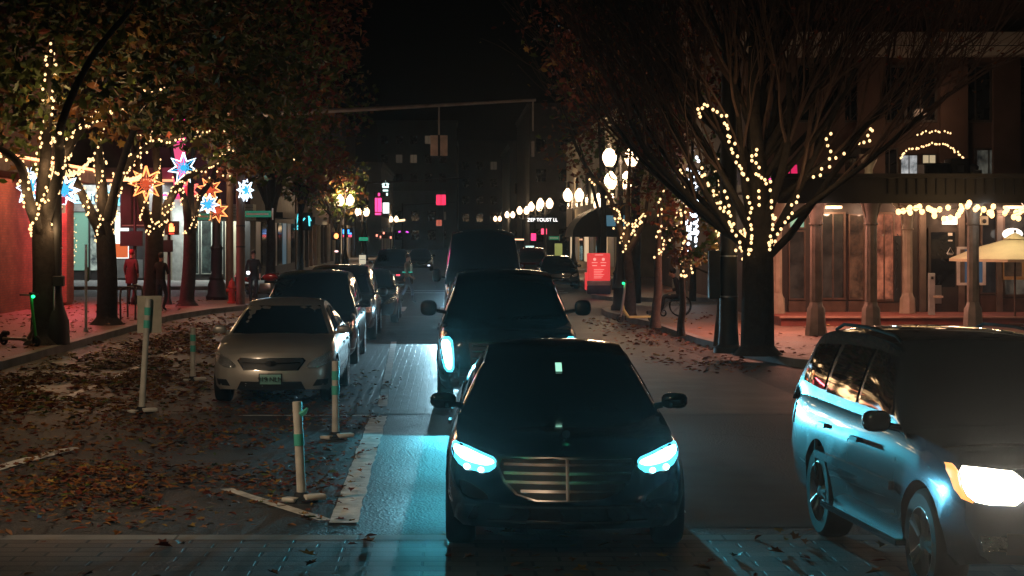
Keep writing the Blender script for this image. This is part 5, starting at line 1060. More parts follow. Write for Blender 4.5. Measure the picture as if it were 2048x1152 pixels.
neon('white leaf shaped neon sign above a white box', leafs, 771, 378, 22, emit('white_neon', (.75, 1.0, .95), 1.8), .07)
p = at(772, 416, 22); root = thing('lit_box_sign', 'small white lit box under the white leaf sign', 'lit sign', p); MB().rbox((0, 0, 0), (.55, .2, .95)).build('panel', emit('white_box', (.9, 1, .98), 2), root); MB().box(-.05, .05, .1, 1.3, .2, .3).build('bracket', M_BLACK, root)
neon('orange and pink signal glow at the far left intersection', [[(752, 471), (755, 471)], [(760, 474), (762, 474)], [(766, 466), (769, 466)], [(780, 475), (783, 475)]], 765, 470, 20, emit('pink_glow', (1.0, .28, .18), 2.2), .11)
neon('magenta and teal bar sign at the street end', [[(797, 464), (801, 463)], [(812, 463), (817, 465)]], 807, 464, 16, emit('violet_neon', (.8, .08, .8), 1.2), .09)
neon('row of tiny amber bulbs along a far left canopy', [[(779, 441), (788, 441)], [(792, 442), (810, 440)]], 795, 441, 15, emit('amber_row', (1, .6, .34), 2), .14)
# street end
def slab(label, x0, x1, y, z, m, lit, seed, step=3.4, depth=16):
    b = block(label, x0, x1, y, y + depth, z, m); n = int((x1 - x0) / 2.6); cx = (x1 - x0) / 2; rg = random.Random(seed)
    xs = [-cx + 1.3 + 2.6 * i for i in range(n)]; zs = [2.2 + step * i for i in range(int((z - 2) / step))]
    grid(b, xs, zs, 1.3, 1.6, -.02, 'Y', {(rg.randrange(n), rg.randrange(len(zs))): m2 for m2 in lit for _ in range(2)}, seed); return b
M_NAVY = mat('night_blue_facade', (.035, .05, .065), .6, 0, .25, .3); M_NAVY2 = mat('night_teal_facade', (.05, .075, .08), .6, 0, .25, .3)
slab('dark tall block closing the street with a flat roof', -13, 1.2, 340, 22.5, M_NAVY2, [M_PANED, M_PANED2], 3, 3.4); slab('night blue block right of the street end', 1.6, 16, 352, 19.5, M_NAVY, [M_PANED], 5, 3.2)
slab('pale low building under the tall block at the street end', -12, -1, 300, 9, M_GREYW, [M_PANE], 6, 3.0, 10); slab('black block behind the right hand lamps', 9, 24, 215, 17, M_DARKW, [M_PANED], 7, 3.4, 40); slab('dark block farther back at the far right street end', 8.5, 22, 270, 15, M_NAVY, [M_PANED], 8, 3.3, 40)
# right side beyond the cross street
br = block('cream cornered building behind the domed black awning', 9.2, 30, 104, 150, 9, M_CREAM, True)
for i in range(9): MB().box(-10.46, -10.41, 2 + i * 5, 4.2 + i * 5, 4.3, 6.4).build('window', (M_PANE, M_PANED)[i % 2], br, False); MB().box(-10.46, -10.41, 2 + i * 5, 5.2 + i * 5, .5, 2.9).build('shop_window', (M_PANED, M_PANEW, M_PANE)[i % 3], br, False)
light('AREA', (-11.2, 30, 3.4), 120, (1, .7, .42), br, 5, 'shop_light', (0, R(-25), 0)); light('POINT', (-12.2, 12, 3.4), 40, (1, .72, .45), br, .3)
p = thing('domed_awning', 'large black quarter round awning over the right pavement', 'awning', (9.1, 98, .15)); prof = [(-2.9 + 2.9 * (1 - math.cos(a)), 2.2 + 1.75 * math.sin(a)) for a in np.linspace(0, math.pi / 2, 9)]
MB().yprism(prof + [(0, 2.2)], -1.5, 4.5).build('canopy', mat('awning_cloth', (.012, .012, .014), .6), p); MB().box(-2.9, -2.8, -1.45, -1.40, 0, 2.2).build('post', M_BLACK, p); MB().box(-1.2, -.2, -1.56, -1.503, 2.75, 3.3).build('blue_panel', emit('awning_blue', (.12, .35, .5), .3), p)
bg = block('grey stone bank with fluted pilasters behind the young trees', 11.0, 24, 80, 100, 11, M_STONE, True); ox = 17.5; X2 = lambda q, s=47.5: (q - PX) / s - ox
for a in (1345, 1398, 1440, 1500, 1560): MB().lathe([(.52, 0), (.52, .9), (.40, 1.0), (.38, 3.6), (.46, 3.8), (.5, 4.1)], 20, (X2(a) + .5, -.15, 0), 0, 'Z', .05).build('pilaster', M_STONE, bg)
for a, b, m in ((1424, 1436, emit('shop_slit', (.6, .95, .75), .7)), (1462, 1492, M_PANEC), (1512, 1545, emit('shop_slit2', (.5, .8, .7), .3)), (1360, 1385, M_PANE)): MB().box(X2(a), X2(b), -.10, -.01, .3, 3.4).build('shop_window', m, bg, False)
grid(bg, [-5, -2.5, 0, 2.5, 5], [6, 8.8], 1.2, 1.8, -.02, 'Y', {(1, 0): M_PANED})
light('AREA', (X2(1476), -1.3, 3.2), 60, (.55, .95, .9), bg, 1.6, 'shop_light', (R(-35), 0, 0)); light('AREA', (X2(1410), -1.4, 3.8), 50, (.9, .85, .7), bg, 2.5, 'shop_light', (0, 0, 0))
# lit white shop lettering far right
p = at(1085, 440, 28); root = thing('lit_lettering', 'row of lit white letters over a shop left of the twin globes', 'lit sign', p); MB().box(-1.0, 1.1, .05, .15, -.25, .25).build('backing', M_BLACK, root); text_mesh('ZEP TOUST LL', .34, 'lettering', emit('letter_white', (1, .97, .95), 2.2), root, (0, 0, 0), depth=.02)
MB().box(-.05, .05, .15, 2.2, -.05, .05).build('bracket', M_BLACK, root)
for lb, x, y, s, w, h, m in (('red lit square sign under the white letters', 1088, 463, 27, .42, .42, emit('red_square', (1, .07, .16), 1.6)), ('magenta heart like sign left of the red square sign', 1067, 474, 26, .38, .55, emit('magenta_blob', (1, .04, .2), 1.4)), ('orange strip light along a far right canopy', 1037, 479, 22, 1.0, .12, emit('orange_strip', (1, .5, .28), 2)), ('pale lit doorway far down the right pavement', 1062, 506, 24, .9, 1.2, M_PANEC), ('yellow green lit doorway left of the domed awning', 1117, 505, 30, .5, 1.2, emit('yg_door', (.5, .55, .15), .35)), ('tiny warm wall lamp left of the domed awning', 1139, 461, 32, .2, .2, emit('wall_lamp', (1, .85, .7), 3))):
    root = thing('lit_sign', lb, 'lit sign', at(x, y, s)); MB().rbox((0, 0, 0), (w, .1, h)).build('panel', m, root); MB().box(-w * .4, w * .4, .05, .09, -h * .4, h * .4).box(-.02, .02, .09, 1.4, -.02, .02).build('backing', M_BLACK, root)
# red information kiosk
p = at(1197, 588, 51); p.z = .15
root = thing('info_kiosk', 'red information kiosk with white text on a grey and navy base', 'kiosk', p)
MB().rbox((0, 0, .17), (.92, .5, .34)).build('base', mat('kiosk_navy', (.06, .07, .13), .5), root); MB().rbox((0, 0, .43), (.92, .5, .18)).build('band', mat('kiosk_grey', (.5, .52, .55), .5), root); MB().rbox((.0, 0, 1.06), (.88, .5, 1.08)).build('panel', emit('kiosk_red', (.75, .05, .05), .75), root); MB().rbox((-.44, .1, .5), (.16, .4, .68)).build('side_wing', MATS['kiosk_red'], root)
MI = emit('kiosk_ink', (.9, .35, .3), .9)
for x in (-.17, .17):
    MB().lathe([(.06, -.262), (.06, -.255)], 12, (x, 0, 1.36), 0, 'Y').box(x - .11, x + .11, -.262, -.255, 1.22, 1.245).build('pictogram', MI, root)
    MB().box(x - .09, x + .09, -.262, -.255, 1.10, 1.13).build('text_bar', MI, root)
for k in range(6): MB().box(-.2, .2 - .05 * (k % 3), -.262, -.255, .95 - k * .065, .968 - k * .065).build('text_bar', MI, root)
MB().box(-.16, .16, -.262, -.255, 1.52, 1.545).build('text_bar', MI, root); light('POINT', (0, -.9, 1.0), 4, (1, .2, .15), root, .2)
# ------------------------------------------------------------------ arcade restaurant on the right
ox, oy = 20.0, 44.0
root = thing('arcade_building', 'low restaurant with cast iron arcade columns and warm lit windows', 'building', (ox, oy, .15))
XA = lambda q, s: (q - PX) / s - ox
sI = 73.0; yI = 52.05 - oy; sF = 3800 / oy
M_DW = mat('dark_timber', (.035, .024, .02), .5, 0, .3, 3); M_ARC = mat('arcade_roof', (.03, .028, .026), .6, 0, .3, 2)
MB().box(XA(1540, sI), 26, yI, yI + 6, -.2, 3.55).build('wall', M_DW, root, False)
MB().box(XA(1545, sF), 26, -.6, yI + .3, 3.42, 3.62).build('roof', M_ARC, root, False); MB().box(XA(1545, sF), 26, -.75, -.605, 3.05, 3.70).build('fascia', M_ARC, root, False)
MB().box(XA(1545, sF) - .2, 26, -1.0, -.752, 3.62, 3.72).build('gutter', M_ARC, root, False)
for k in range(26): MB().box(XA(1760, sF) + k * .22, XA(1760, sF) + k * .22 + .03, -.80, -.753, 3.25, 3.60).build('louvre', M_BLACK, root, False)
MB().box(XA(1540, sI) - .3, 26, 4.6, yI, -.16, .22).build('step', mat('red_step', (.22, .06, .045), .7, 0, .3, 2), root, False); MB().box(XA(1540, sI) - .34, 26, 4.52, 4.62, .2, .245).build('step_nosing', mat('pale_step', (.36, .20, .15), .7), root, False)
def column(q, s, h, r, label_m, zb=0.0):
    y = 3800 / s - oy; mb = MB()
    mb.lathe([(r * 1.75, zb), (r * 1.75, zb + .10), (r * 1.55, zb + .30), (r * 1.45, zb + .62), (r * 1.12, zb + .70), (r, zb + .78)], 8, (XA(q, s), y, 0))
    mb.lathe([(r, zb + .78), (r * .94, h - .75), (r * 1.15, h - .73), (r * 1.15, h - .69)], 20, (XA(q, s), y, 0), 0, 'Z', .09)
    mb.lathe([(r * .95, h - .69), (r * 1.0, h - .5), (r * 1.3, h - .25), (r * 1.9, h - .08), (r * 2.0, h)], 12, (XA(q, s), y, 0))
    for sg in (-1, 1): mb.yprism([(XA(q, s) + sg * r * .8, h - .66), (XA(q, s) + sg * r * 1.5, h - .28), (XA(q, s) + sg * r * 3.1, h - .02), (XA(q, s) + sg * r * 1.4, h - .02)], y - .05, y + .05)
    mb.build('column', label_m, root)
for q in (1632, 1742, 1946, 2120): column(q, sF, 3.3, .145, M_CAST)
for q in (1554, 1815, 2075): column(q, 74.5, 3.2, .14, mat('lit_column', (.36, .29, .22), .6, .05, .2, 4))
# shopfront bays: window timbers, glass with warm room light
def bay(a, b, z0, z1, m, mull=1, kick=True):
    c = ((XA(a, sI) + XA(b, sI)) / 2, yI - .03, (z0 + z1) / 2); window(root, c, XA(b, sI) - XA(a, sI), z1 - z0, 'Y', m, M_WOOD, .07, mull, 'shop_window')
    if kick: MB().box(XA(a, sI), XA(b, sI), yI - .09, yI - .01, .1, z0 - .03).build('stall_riser', M_WOOD, root, False)
w1 = room('room_dim', (.14, .085, .06), .22); w2 = room('room_brick', (.55, .17, .09), .55); w3 = room('room_dark', (.05, .045, .05), .15); w4 = emit('room_green', (.25, .55, .42), .42)
bay(1576, 1610, .55, 2.45, w1, 0); bay(1576, 1610, 2.5, 2.95, w4, 0, False); bay(1640, 1690, .55, 2.95, w1, 1); bay(1696, 1728, .55, 2.9, room('room_warm', (.36, .14, .07), .25), 0); bay(1748, 1806, .5, 2.95, w2, 2)
bay(1960, 2000, .7, 2.95, w3, 0); bay(2002, 2110, .62, 2.95, room('room_olive', (.16, .13, .10), .35), 1)
MB().box(XA(1786, sI), XA(1800, sI), yI - .12, yI - .09, .5, 2.3).build('wrought_screen', M_BLACK, root, False)
for z in (.8, 1.2, 1.6, 2.0): MB().tube([(XA(1786, sI) + .04 * math.sin(t * 1.3) + .07, yI - .14, z + .05 * t) for t in range(8)], .015, 5).build('scroll', M_BLACK, root)
# door with notices and the lit panel above it
c = ((XA(1855, sI) + XA(1915, sI)) / 2, yI - .04, 1.35); d = MB().box(XA(1855, sI), XA(1915, sI), yI - .10, yI - .01, .1, 2.52).build('door', M_DW, root, False)
MB().box(XA(1860, sI), XA(1908, sI), yI - .115, yI - .102, .9, 2.4).build('door_glass', M_PANE, d, False)
for z, w, h in ((2.3, .12, .08), (2.15, .12, .04), (1.78, .16, .02)): MB().box(XA(1898, sI) - w / 2, XA(1898, sI) + w / 2, yI - .125, yI - .116, z, z + h).build('notice', mat('notice_paper', (.6, .55, .48), .6), d, False)
t_ = XA(1898, sI); MB().tube([(t_ - .09, yI - .13, 1.82), (t_, yI - .13, 1.98), (t_ + .09, yI - .13, 1.82), (t_ - .09, yI - .13, 1.82)], .012, 4).build('warning_triangle', mat('notice_paper2', (.6, .6, .6), .6), d)
MB().rbox((XA(1897, sI), yI - .12, 2.72), (.40, .08, .22)).build('lit_panel', emit('warm_panel', (1.0, .62, .45), 3.0), root); light('POINT', (XA(1897, sI), yI - .5, 2.7), 7, (1, .6, .35), root, .1)
MB().box(XA(1864, sI), XA(1880, sI), yI - .16, yI - .11, .45, .95).build('chrome_pull', M_ALLOY, d, False)
for q in (1845, 1922, 1998): MB().box(XA(q, sI) - .10, XA(q, sI) + .06, yI - .16, yI - .005, .1, 3.0).build('pilaster', mat('pilaster_wood', (.14, .10, .08), .5), root, False)
MB().rbox((XA(1966, sI), yI - .1, 2.72), (.22, .06, .24)).build('round_vent', M_CREAM, root); MB().ball((XA(1966, sI), yI - .14, 2.70), (.06, .03, .06), 8).build('vent_hole', M_BLACK, root)
# framed poster case, painting
f = MB(); a, b, z0, z1 = XA(1911, sI), XA(1968, sI), .95, 2.0
f.box(a, b, yI - .18, yI - .1, z1 - .07, z1).box(a, b, yI - .18, yI - .1, z0, z0 + .07).box(a, a + .08, yI - .18, yI - .1, z0 + .07, z1 - .07).box(b - .08, b, yI - .18, yI - .1, z0 + .07, z1 - .07)
pf = f.build('poster_case', mat('pale_metal', (.6, .52, .48), .5), root, False); MB().box(a + .08, b - .08, yI - .14, yI - .11, z0 + .07, z1 - .07).build('poster', emit('poster_blue', (.06, .12, .2), .3), pf, False)
f = MB(); a, b, z0, z1 = XA(2000, sI), XA(2046, sI), 1.1, 2.25
f.box(a, b, yI - .16, yI - .1, z1 - .06, z1).box(a, b, yI - .16, yI - .1, z0, z0 + .09).box(a, a + .07, yI - .16, yI - .1, z0 + .09, z1 - .06).box(b - .07, b, yI - .16, yI - .1, z0 + .09, z1 - .06)
pf = f.build('picture_frame', mat('gilt_wood', (.42, .24, .10), .5), root, False); MB().box(a + .07, b - .07, yI - .13, yI - .11, z0 + .09, z1 - .06).build('picture', mat('picture_canvas', (.09, .07, .055), .7, 0, .6, 4), pf, False)
MB().ball((XA(2012, sI), yI - .6, 2.35), (.28, .28, .16), 12).build('pendant_lamp', emit('pendant', (1, .95, .85), 1.8), root)
# warm light strips under the lintel, and the arcade's own lamps
for q, p_, cc in ((1660, 18, (1, .62, .36)), (1554, 16, (1, .6, .36)), (1725, 10, (1, .62, .4)), (1815, 22, (1, .58, .34)), (1905, 10, (1, .6, .38)), (2010, 14, (1, .62, .42))):
    light('POINT', (XA(q, sI), yI - .55, 2.95), p_ * 1.5, cc, root, .1)
for q in (1660, 2020): MB().rbox((XA(q, sI), yI - .3, 3.08), (.5, .25, .08)).build('ceiling_light', emit('ceiling_warm', (1.0, .66, .36), 1.6), root)
for q, cc, p_ in ((1946, (1, .95, .92), 9), (1632, (1, .72, .6), 3.5), (1825, (.6, .95, .9), 6)): light('POINT', (XA(q, sF) + .1, -.75 if q != 1825 else 3, 2.95), p_, cc, root, .06)
light('AREA', (XA(1700, sF), 3.0, 3.35), 240, (1.0, .42, .28), root, 4, 'arcade_light', (0, 0, 0)); light('AREA', (XA(1560, sF), 1, 3.3), 230, (1.0, .38, .26), root, 3, 'arcade_light', (0, 0, 0))
# things standing before and on the arcade
p = at(1863, 645, 76); p.z = .37
post('door_post', 'pale standing door operator post in front of the restaurant door', 'post', p, [('post', MB().rbox((0, 0, .55), (.16, .14, 1.1)), mat('post_grey', (.38, .42, .40), .4, .3)), ('button', MB().rbox((0, -.08, .98), (.06, .03, .07)), M_BLACK), ('leaflet_tray', MB().rbox((.16, -.04, .48), (.26, .1, .06)), M_CREAM)])
p = at(2030, 655, 78); p.z = .15
root2 = thing('patio_umbrella', 'pale yellow patio umbrella open before the restaurant', 'umbrella', p)
MB().lathe([(.25, 0), (.25, .06), (.05, .1), (.028, .12), (.026, 2.25)], 10).build('pole', M_WOOD, root2)
mb = MB(); n = 8; rim = [Vector((1.65 * math.cos(math.pi * 2 * (i + .5) / n), 1.65 * math.sin(math.pi * 2 * (i + .5) / n), 1.72)) for i in range(n)]; top = Vector((0, 0, 2.28))
mid = [r_.lerp(top, .42) + Vector((0, 0, .05)) for r_ in rim]
mb.add([top] + mid + rim + [q - Vector((0, 0, .07)) for q in rim], [(0, 1 + i, 1 + (i + 1) % n) for i in range(n)] + [(1 + i, 1 + n + i, 1 + n + (i + 1) % n, 1 + (i + 1) % n) for i in range(n)] + [(1 + n + i, 1 + 2 * n + i, 1 + 2 * n + (i + 1) % n, 1 + n + (i + 1) % n) for i in range(n)])
mb.build('canopy', mat('umbrella_cloth', (.70, .62, .40), .8, 0, .08), root2, True, 20); MB().lathe([(.30, 2.22), (.12, 2.34), (.02, 2.38)], 8).build('vent_cap', MATS['umbrella_cloth'], root2); MB().ball((0, 0, 2.42), .04, 8).build('finial', M_WOOD, root2)
light('POINT', (-.5, -1.2, 3.3), 75, (1, .78, .45), root2, .15)
# globe festoon
string('festoon of larger warm globes along the arcade fascia', [sag(at(1788, 425, 90), at(1852, 418, 90), -.04, 4) + sag(at(1852, 418, 90), at(1935, 405, 90), .32, 8) + sag(at(1935, 405, 90), at(2075, 402, 90), .30, 10)], .19, 'g', 61, 16, 'festoon lights', .05, 'string lights')
string('second festoon of larger globes crossing behind the first', [sag(at(1800, 408, 86), at(1925, 412, 86), .12, 8) + sag(at(1925, 412, 86), at(2080, 415, 86), .16, 8)], .24, 'g', 62, 8, 'festoon lights', .05, 'string lights')
string('small fairy lights in a low arch over the roof terrace', [smooth_path([at(x, y, 66) for x, y in ((1800, 318), (1812, 302), (1835, 295), (1870, 288), (1895, 292), (1915, 306), (1932, 320))], 4)], .09, 's', 63, 2, jit=.015)
string('fainter fairy light arch above the roof terrace arch', [smooth_path([at(x, y, 64) for x, y in ((1830, 275), (1850, 265), (1872, 262), (1900, 266))], 4)], .13, 's', 64, 0, jit=.02)
# magenta lit panels left of the arcade
p = at(1574, 395, 66); root = thing('magenta_awning', 'magenta lit glass awning showing through the bare branches', 'awning', p); M_MG = emit('magenta_lit', (.85, .03, .16), .55)
MB().yprism([(-.55, -.3), (.5, -.22), (.32, .35), (-.25, .3)], 0, .06).build('panel', M_MG, root); MB().yprism([(-.25, .45), (.35, .5), (.32, 1.0), (-.1, .95)], .1, .16).build('upper_panel', M_MG, root); MB().tube([(-.55, -.05, .5), (-.25, -.05, .75), (-.1, -.05, 1.1)], .05, 6).build('neon_edge', emit('magenta_edge', (1, .05, .35), 1.8), root)
for x in (-.3, .1, .4): MB().box(x - .015, x + .015, -.04, -.005, -.3, .9).build('rib', M_BLACK, root)
MB().box(-.04, .04, .08, 1.0, -3.2, 1.0).build('post', M_BLACK, root); light('POINT', (0, -.8, .3), 14, (1, .05, .25), root, .2)
# roof terrace equipment
ZR = 3.62 + .15
def roof_box(label, a, b, y0, y1, s, m, name='roof_unit', cat='roof unit'):
    w = (b - a) / s; h = (y1 - y0) / s; q = at((a + b) / 2, y1, s); q.z = ZR; r_ = thing(name, label, cat, q); MB().rbox((0, 0, h / 2), (w, .7, h), 0, 0, .1).build('housing', m, r_); return r_, w, h
r_, w, h = roof_box('long black roof unit on the restaurant terrace', 1842, 1893, 338, 375, 82, M_BLACK); MB().rbox((0, -.36, h * .5), (w * .8, .03, h * .5)).build('grille', M_PLASTIC, r_)
r_, w, h = roof_box('boxy black roof unit right of the long one', 1895, 1932, 332, 378, 82, M_PLASTIC); MB().rbox((0, -.36, h * .55), (w * .35, .03, h * .3)).build('fan_cover', mat('fan_grey', (.10, .10, .10), .5), r_)
r_, w, h = roof_box('small round roof vent near the last arcade column', 1938, 1956, 362, 385, 82, mat('vent_grey', (.14, .13, .12), .5)); MB().lathe([(.12, h), (.13, h + .1), (.04, h + .16)], 10).build('cowl', MATS['vent_grey'], r_)
# tall building behind
tb = block('tall brown office building with stone columns behind the restaurant', 9.8, 42, 63, 90, 22, M_BROWNW, True); ox2 = 25.9; XT = lambda q, s=60.3: (q - PX) / s - ox2
MB().box(-16.2, 16.2, -.5, -.01, 8.6, 9.0).box(-16.2, 16.2, -.3, -.02, 8.2, 8.56).build('string_course', M_STONE, tb, False)
for q in (1660, 1740, 1905, 2010, 2110): MB().box(XT(q) - .45, XT(q) + .45, -.22, -.006, 0, 8.19).build('pier', M_BROWNW, tb, False)
for i, (a, b, z0, z1, m) in enumerate(((1798, 1836, 4.0, 5.0, room('lit_office', (.7, .85, .78), .6)), (1842, 1872, 4.4, 5.0, emit('lit_office_warm', (.8, .65, .4), .45)), (1948, 2005, 4.2, 5.2, room('lit_office_dim', (.4, .42, .36), .12)), (1760, 1795, 4.0, 5.2, M_PANE), (1680, 1730, 4.0, 5.2, M_PANE))):
    window(tb, ((XT(a) + XT(b)) / 2, -.03, (z0 + z1) / 2), (b - a) / 60.3, z1 - z0, 'Y', m, M_FRAME, .06, 1)
grid(tb, [XT(q) for q in (1625, 1700, 1780, 1840, 1950, 2060)], [7.0, 11, 14.2, 17.4], 1.1, 1.9, -.02, 'Y', {}, 4)
MB().lathe([(.16, 3.2), (.13, 4.4), (.30, 4.8), (.32, 4.9)], 12, (XT(1744, 63), -2.2, 0)).build('terrace_column', MATS['lit_column'], tb); MB().box(XT(1744, 63) - .3, XT(1744, 63) + .3, -2.4, -.01, 4.9, 5.1).build('terrace_beam', M_ARC, tb, False); light('POINT', (XT(1744, 63), -2.8, 4.0), 4, (1, .82, .45), tb, .08)
light('POINT', (XT(1765), -1.6, 4.6), 14, (1, .55, .32), tb, .2); light('POINT', (XT(1860), -1.4, 6.4), 10, (1, .55, .32), tb, .2); light('AREA', (XT(1990), -1.0, 8.0), 3, (1, .7, .45), tb, 3, 'wash_light', (R(200), 0, 0))
# ------------------------------------------------------------------ people
def person(label, loc, rz, J, cols, hair=True, group=None, k=1.0):
    """one continuous skinned figure; J overrides joint positions (local metres, facing -y)"""
    base = dict(pelvis=(0, 0, .94), spine=(0, .01, 1.12), chest=(0, .01, 1.32), neck0=(0, .01, 1.47), neck=(0, -.005, 1.54), head=(0, -.02, 1.62), crown=(0, -.015, 1.72))
    for s, q in ((-1, 'l'), (1, 'r')):
        base.update({'sh' + q: (s * .175, .01, 1.42), 'el' + q: (s * .225, .03, 1.14), 'wr' + q: (s * .225, -.05, .90), 'pa' + q: (s * .222, -.075, .83), 'hip' + q: (s * .092, 0, .88), 'kn' + q: (s * .10, -.02, .49), 'an' + q: (s * .10, .02, .09), 'to' + q: (s * .115, -.13, .035)})
    base.update(J); rad = dict(pelvis=(.155, .115), spine=(.135, .10), chest=(.165, .115), neck0=(.075, .07), neck=(.05, .052), head=(.078, .092), crown=(.068, .078))
    for q in 'lr': rad.update({'sh' + q: (.07, .07), 'el' + q: (.048, .048), 'wr' + q: (.032, .03), 'pa' + q: (.036, .02), 'hip' + q: (.095, .095), 'kn' + q: (.065, .065), 'an' + q: (.045, .05), 'to' + q: (.045, .035)})
    E = [('pelvis', 'spine'), ('spine', 'chest'), ('chest', 'neck0'), ('neck0', 'neck'), ('neck', 'head'), ('head', 'crown')]
    for q in 'lr': E += [('chest', 'sh' + q), ('sh' + q, 'el' + q), ('el' + q, 'wr' + q), ('wr' + q, 'pa' + q), ('pelvis', 'hip' + q), ('hip' + q, 'kn' + q), ('kn' + q, 'an' + q), ('an' + q, 'to' + q)]
    names = list(base); V = [Vector(base[n]) for n in names]; RR = [rad[n] for n in names]; ed = [(names.index(a), names.index(b)) for a, b in E]; kind = {}
    for n in names: kind[names.index(n)] = 'skin' if n[:2] in ('wr', 'pa', 'he', 'cr', 'ne') and n != 'neck0' else ('shoe' if n[:2] in ('an', 'to') else ('legs' if n[:2] in ('hi', 'kn') or n == 'pelvis' else 'top'))
    for q, s in (('l', -1), ('r', 1)):     # five fingers on each palm
        pa, wr = Vector(base['pa' + q]), Vector(base['wr' + q]); d = (pa - wr).normalized(); side = d.cross(Vector((s, 0, 0))).normalized() if abs(d.x) < .9 else Vector((0, 0, 1)); nrm = d.cross(side)
        for f, L in ((-.03, .062), (-.011, .075), (.009, .07), (.027, .055)):
            i = len(V); V += [pa + d * .035 + side * f, pa + d * (.035 + L * .55) + side * f * 1.15 - nrm * .012 * s, pa + d * (.03 + L) + side * f * 1.1 - nrm * .03 * s]; RR += [(.010, .010), (.009, .009), (.007, .007)]
            ed += [(names.index('pa' + q), i), (i, i + 1), (i + 1, i + 2)]; kind.update({i: 'skin', i + 1: 'skin', i + 2: 'skin'})
        i = len(V); V += [pa - side * .045 + d * .01, pa - side * .06 + d * .045 - nrm * .01 * s]; RR += [(.012, .012), (.009, .009)]; ed += [(names.index('pa' + q), i), (i, i + 1)]; kind.update({i: 'skin', i + 1: 'skin'})
    hd = Vector(base['head']); i = len(V); V += [hd + Vector((0, -.105, -.02))]; RR += [(.014, .02)]; ed += [(names.index('head'), i)]; kind[i] = 'skin'
    me = bpy.data.meshes.new('body'); me.from_pydata([v * k for v in V], ed, []); o = bpy.data.objects.new('body', me); col.objects.link(o)
    sk = o.modifiers.new('skin', 'SKIN'); sk.use_smooth_shade = True
    for i, d in enumerate(me.skin_vertices[0].data): d.radius = (RR[i][0] * k, RR[i][1] * k); d.use_root = i == 0
    sb = o.modifiers.new('sub', 'SUBSURF'); sb.levels = 1; sb.render_levels = 1
    dg = bpy.context.evaluated_depsgraph_get(); dg.update(); m2 = bpy.data.meshes.new_from_object(o.evaluated_get(dg)); o.modifiers.clear(); o.data = m2; bpy.data.meshes.remove(me)
    keys = ['skin', 'top', 'legs', 'shoe']; m2.materials.clear()
    for q in keys: m2.materials.append(M_SKIN if q == 'skin' else cols[q])
    for p in m2.polygons:
        best = min(range(len(V)), key=lambda i: ((p.center / k) - V[i]).length / (max(RR[i]) + .05)); p.material_index = keys.index(kind[best]); p.use_smooth = True
        z = p.center.z / k
        if kind[best] == 'legs' and z > base['pelvis'][2] + .02 and base['pelvis'][2] > .8: p.material_index = 1
    root = thing('person', label, 'person', loc, rz, group); o.parent = root
    if hair:
        c = (hd + Vector(base['crown'])) / 2 + Vector((0, .022, .035)); MB().ball(c * k, (.088 * k, .098 * k, .098 * k), 12).build('hair', cols.get('hair', M_HAIR), root)
    for s in (-1, 1): MB().ball((hd + Vector((s * .082, .0, 0))) * k, (.012, .022, .032), 6).build('ear', M_SKIN, root)
    fc = MB()
    for s in (-1, 1): fc.ball((hd + Vector((s * .034, -.088, .018))) * k, (.012, .008, .008), 6)
    fc.build('eyes', M_HAIR, root); MB().ball((hd + Vector((0, -.088, -.055))) * k, (.024, .008, .007), 6).build('mouth', mat('lips', (.25, .09, .08), .5), root)
    return root
cl = lambda n, c: mat(n, c, .85, 0, .25, 12)
P1 = at(263, 610, 60.4); P1.z = .15
pr = person('person in a long maroon jacket and red cap standing by the racks', P1, R(160), {'ell': (-.24, .05, 1.14), 'wrl': (-.20, -.08, .95), 'pal': (-.17, -.12, .90), 'anl': (-.09, .05, .09), 'tol': (-.10, -.10, .035)}, dict(top=cl('maroon_cloth', (.05, .012, .012)), legs=cl('dark_red_trousers', (.05, .018, .018)), shoe=M_RUB, hair=cl('red_cap', (.30, .02, .02))), True, None, 1.03)
MB().lathe([(.20, .72), (.19, .95), (.17, 1.2)], 14).build('coat_skirt', MATS['maroon_cloth'], pr)
P2 = at(322, 631, 65.5); P2.z = .15
person('person in black jacket and dark blue jeans walking away on the left pavement', P2, R(150), {'ell': (-.25, -.02, 1.18), 'wrl': (-.13, -.18, 1.12), 'pal': (-.08, -.22, 1.13), 'elr': (.26, -.0, 1.17), 'wrr': (.16, -.19, 1.10), 'par': (.10, -.23, 1.12), 'knl': (-.10, -.14, .50), 'anl': (-.10, .02, .10), 'tol': (-.11, -.13, .035), 'knr': (.10, .04, .48), 'anr': (.10, .22, .13), 'tor': (.11, .10, .035)}, dict(top=cl('black_cloth', (.012, .012, .014)), legs=cl('navy_jeans', (.02, .026, .045)), shoe=M_RUB))
P3 = at(507, 610, 58); P3.z = .15
p3 = person('person in dark clothes beside the brown pole holding a shining phone', P3, R(10), {'wrl': (-.20, -.22, 1.0), 'pal': (-.18, -.28, 1.02), 'ell': (-.25, .0, 1.12)}, dict(top=cl('black_coat', (.014, .013, .015)), legs=cl('black_trousers', (.014, .014, .016)), shoe=M_RUB))
ph = thing('phone', 'phone with a bright white light held by the person at the brown pole', 'phone', P3 + Vector((-.14, -.40, 1.02)), 0); MB().rbox((0, 0, 0), (.075, .012, .15)).build('case', M_BLACK, ph); MB().ball((0, -.02, .0), (.06, .02, .06), 10).build('torch', emit('phone_torch', (.9, .95, 1), 4), ph); light('POINT', (0, -.12, 0), 3, (.9, .95, 1), ph, .05)
P4 = at(815, 606, 55); P4.z = 0
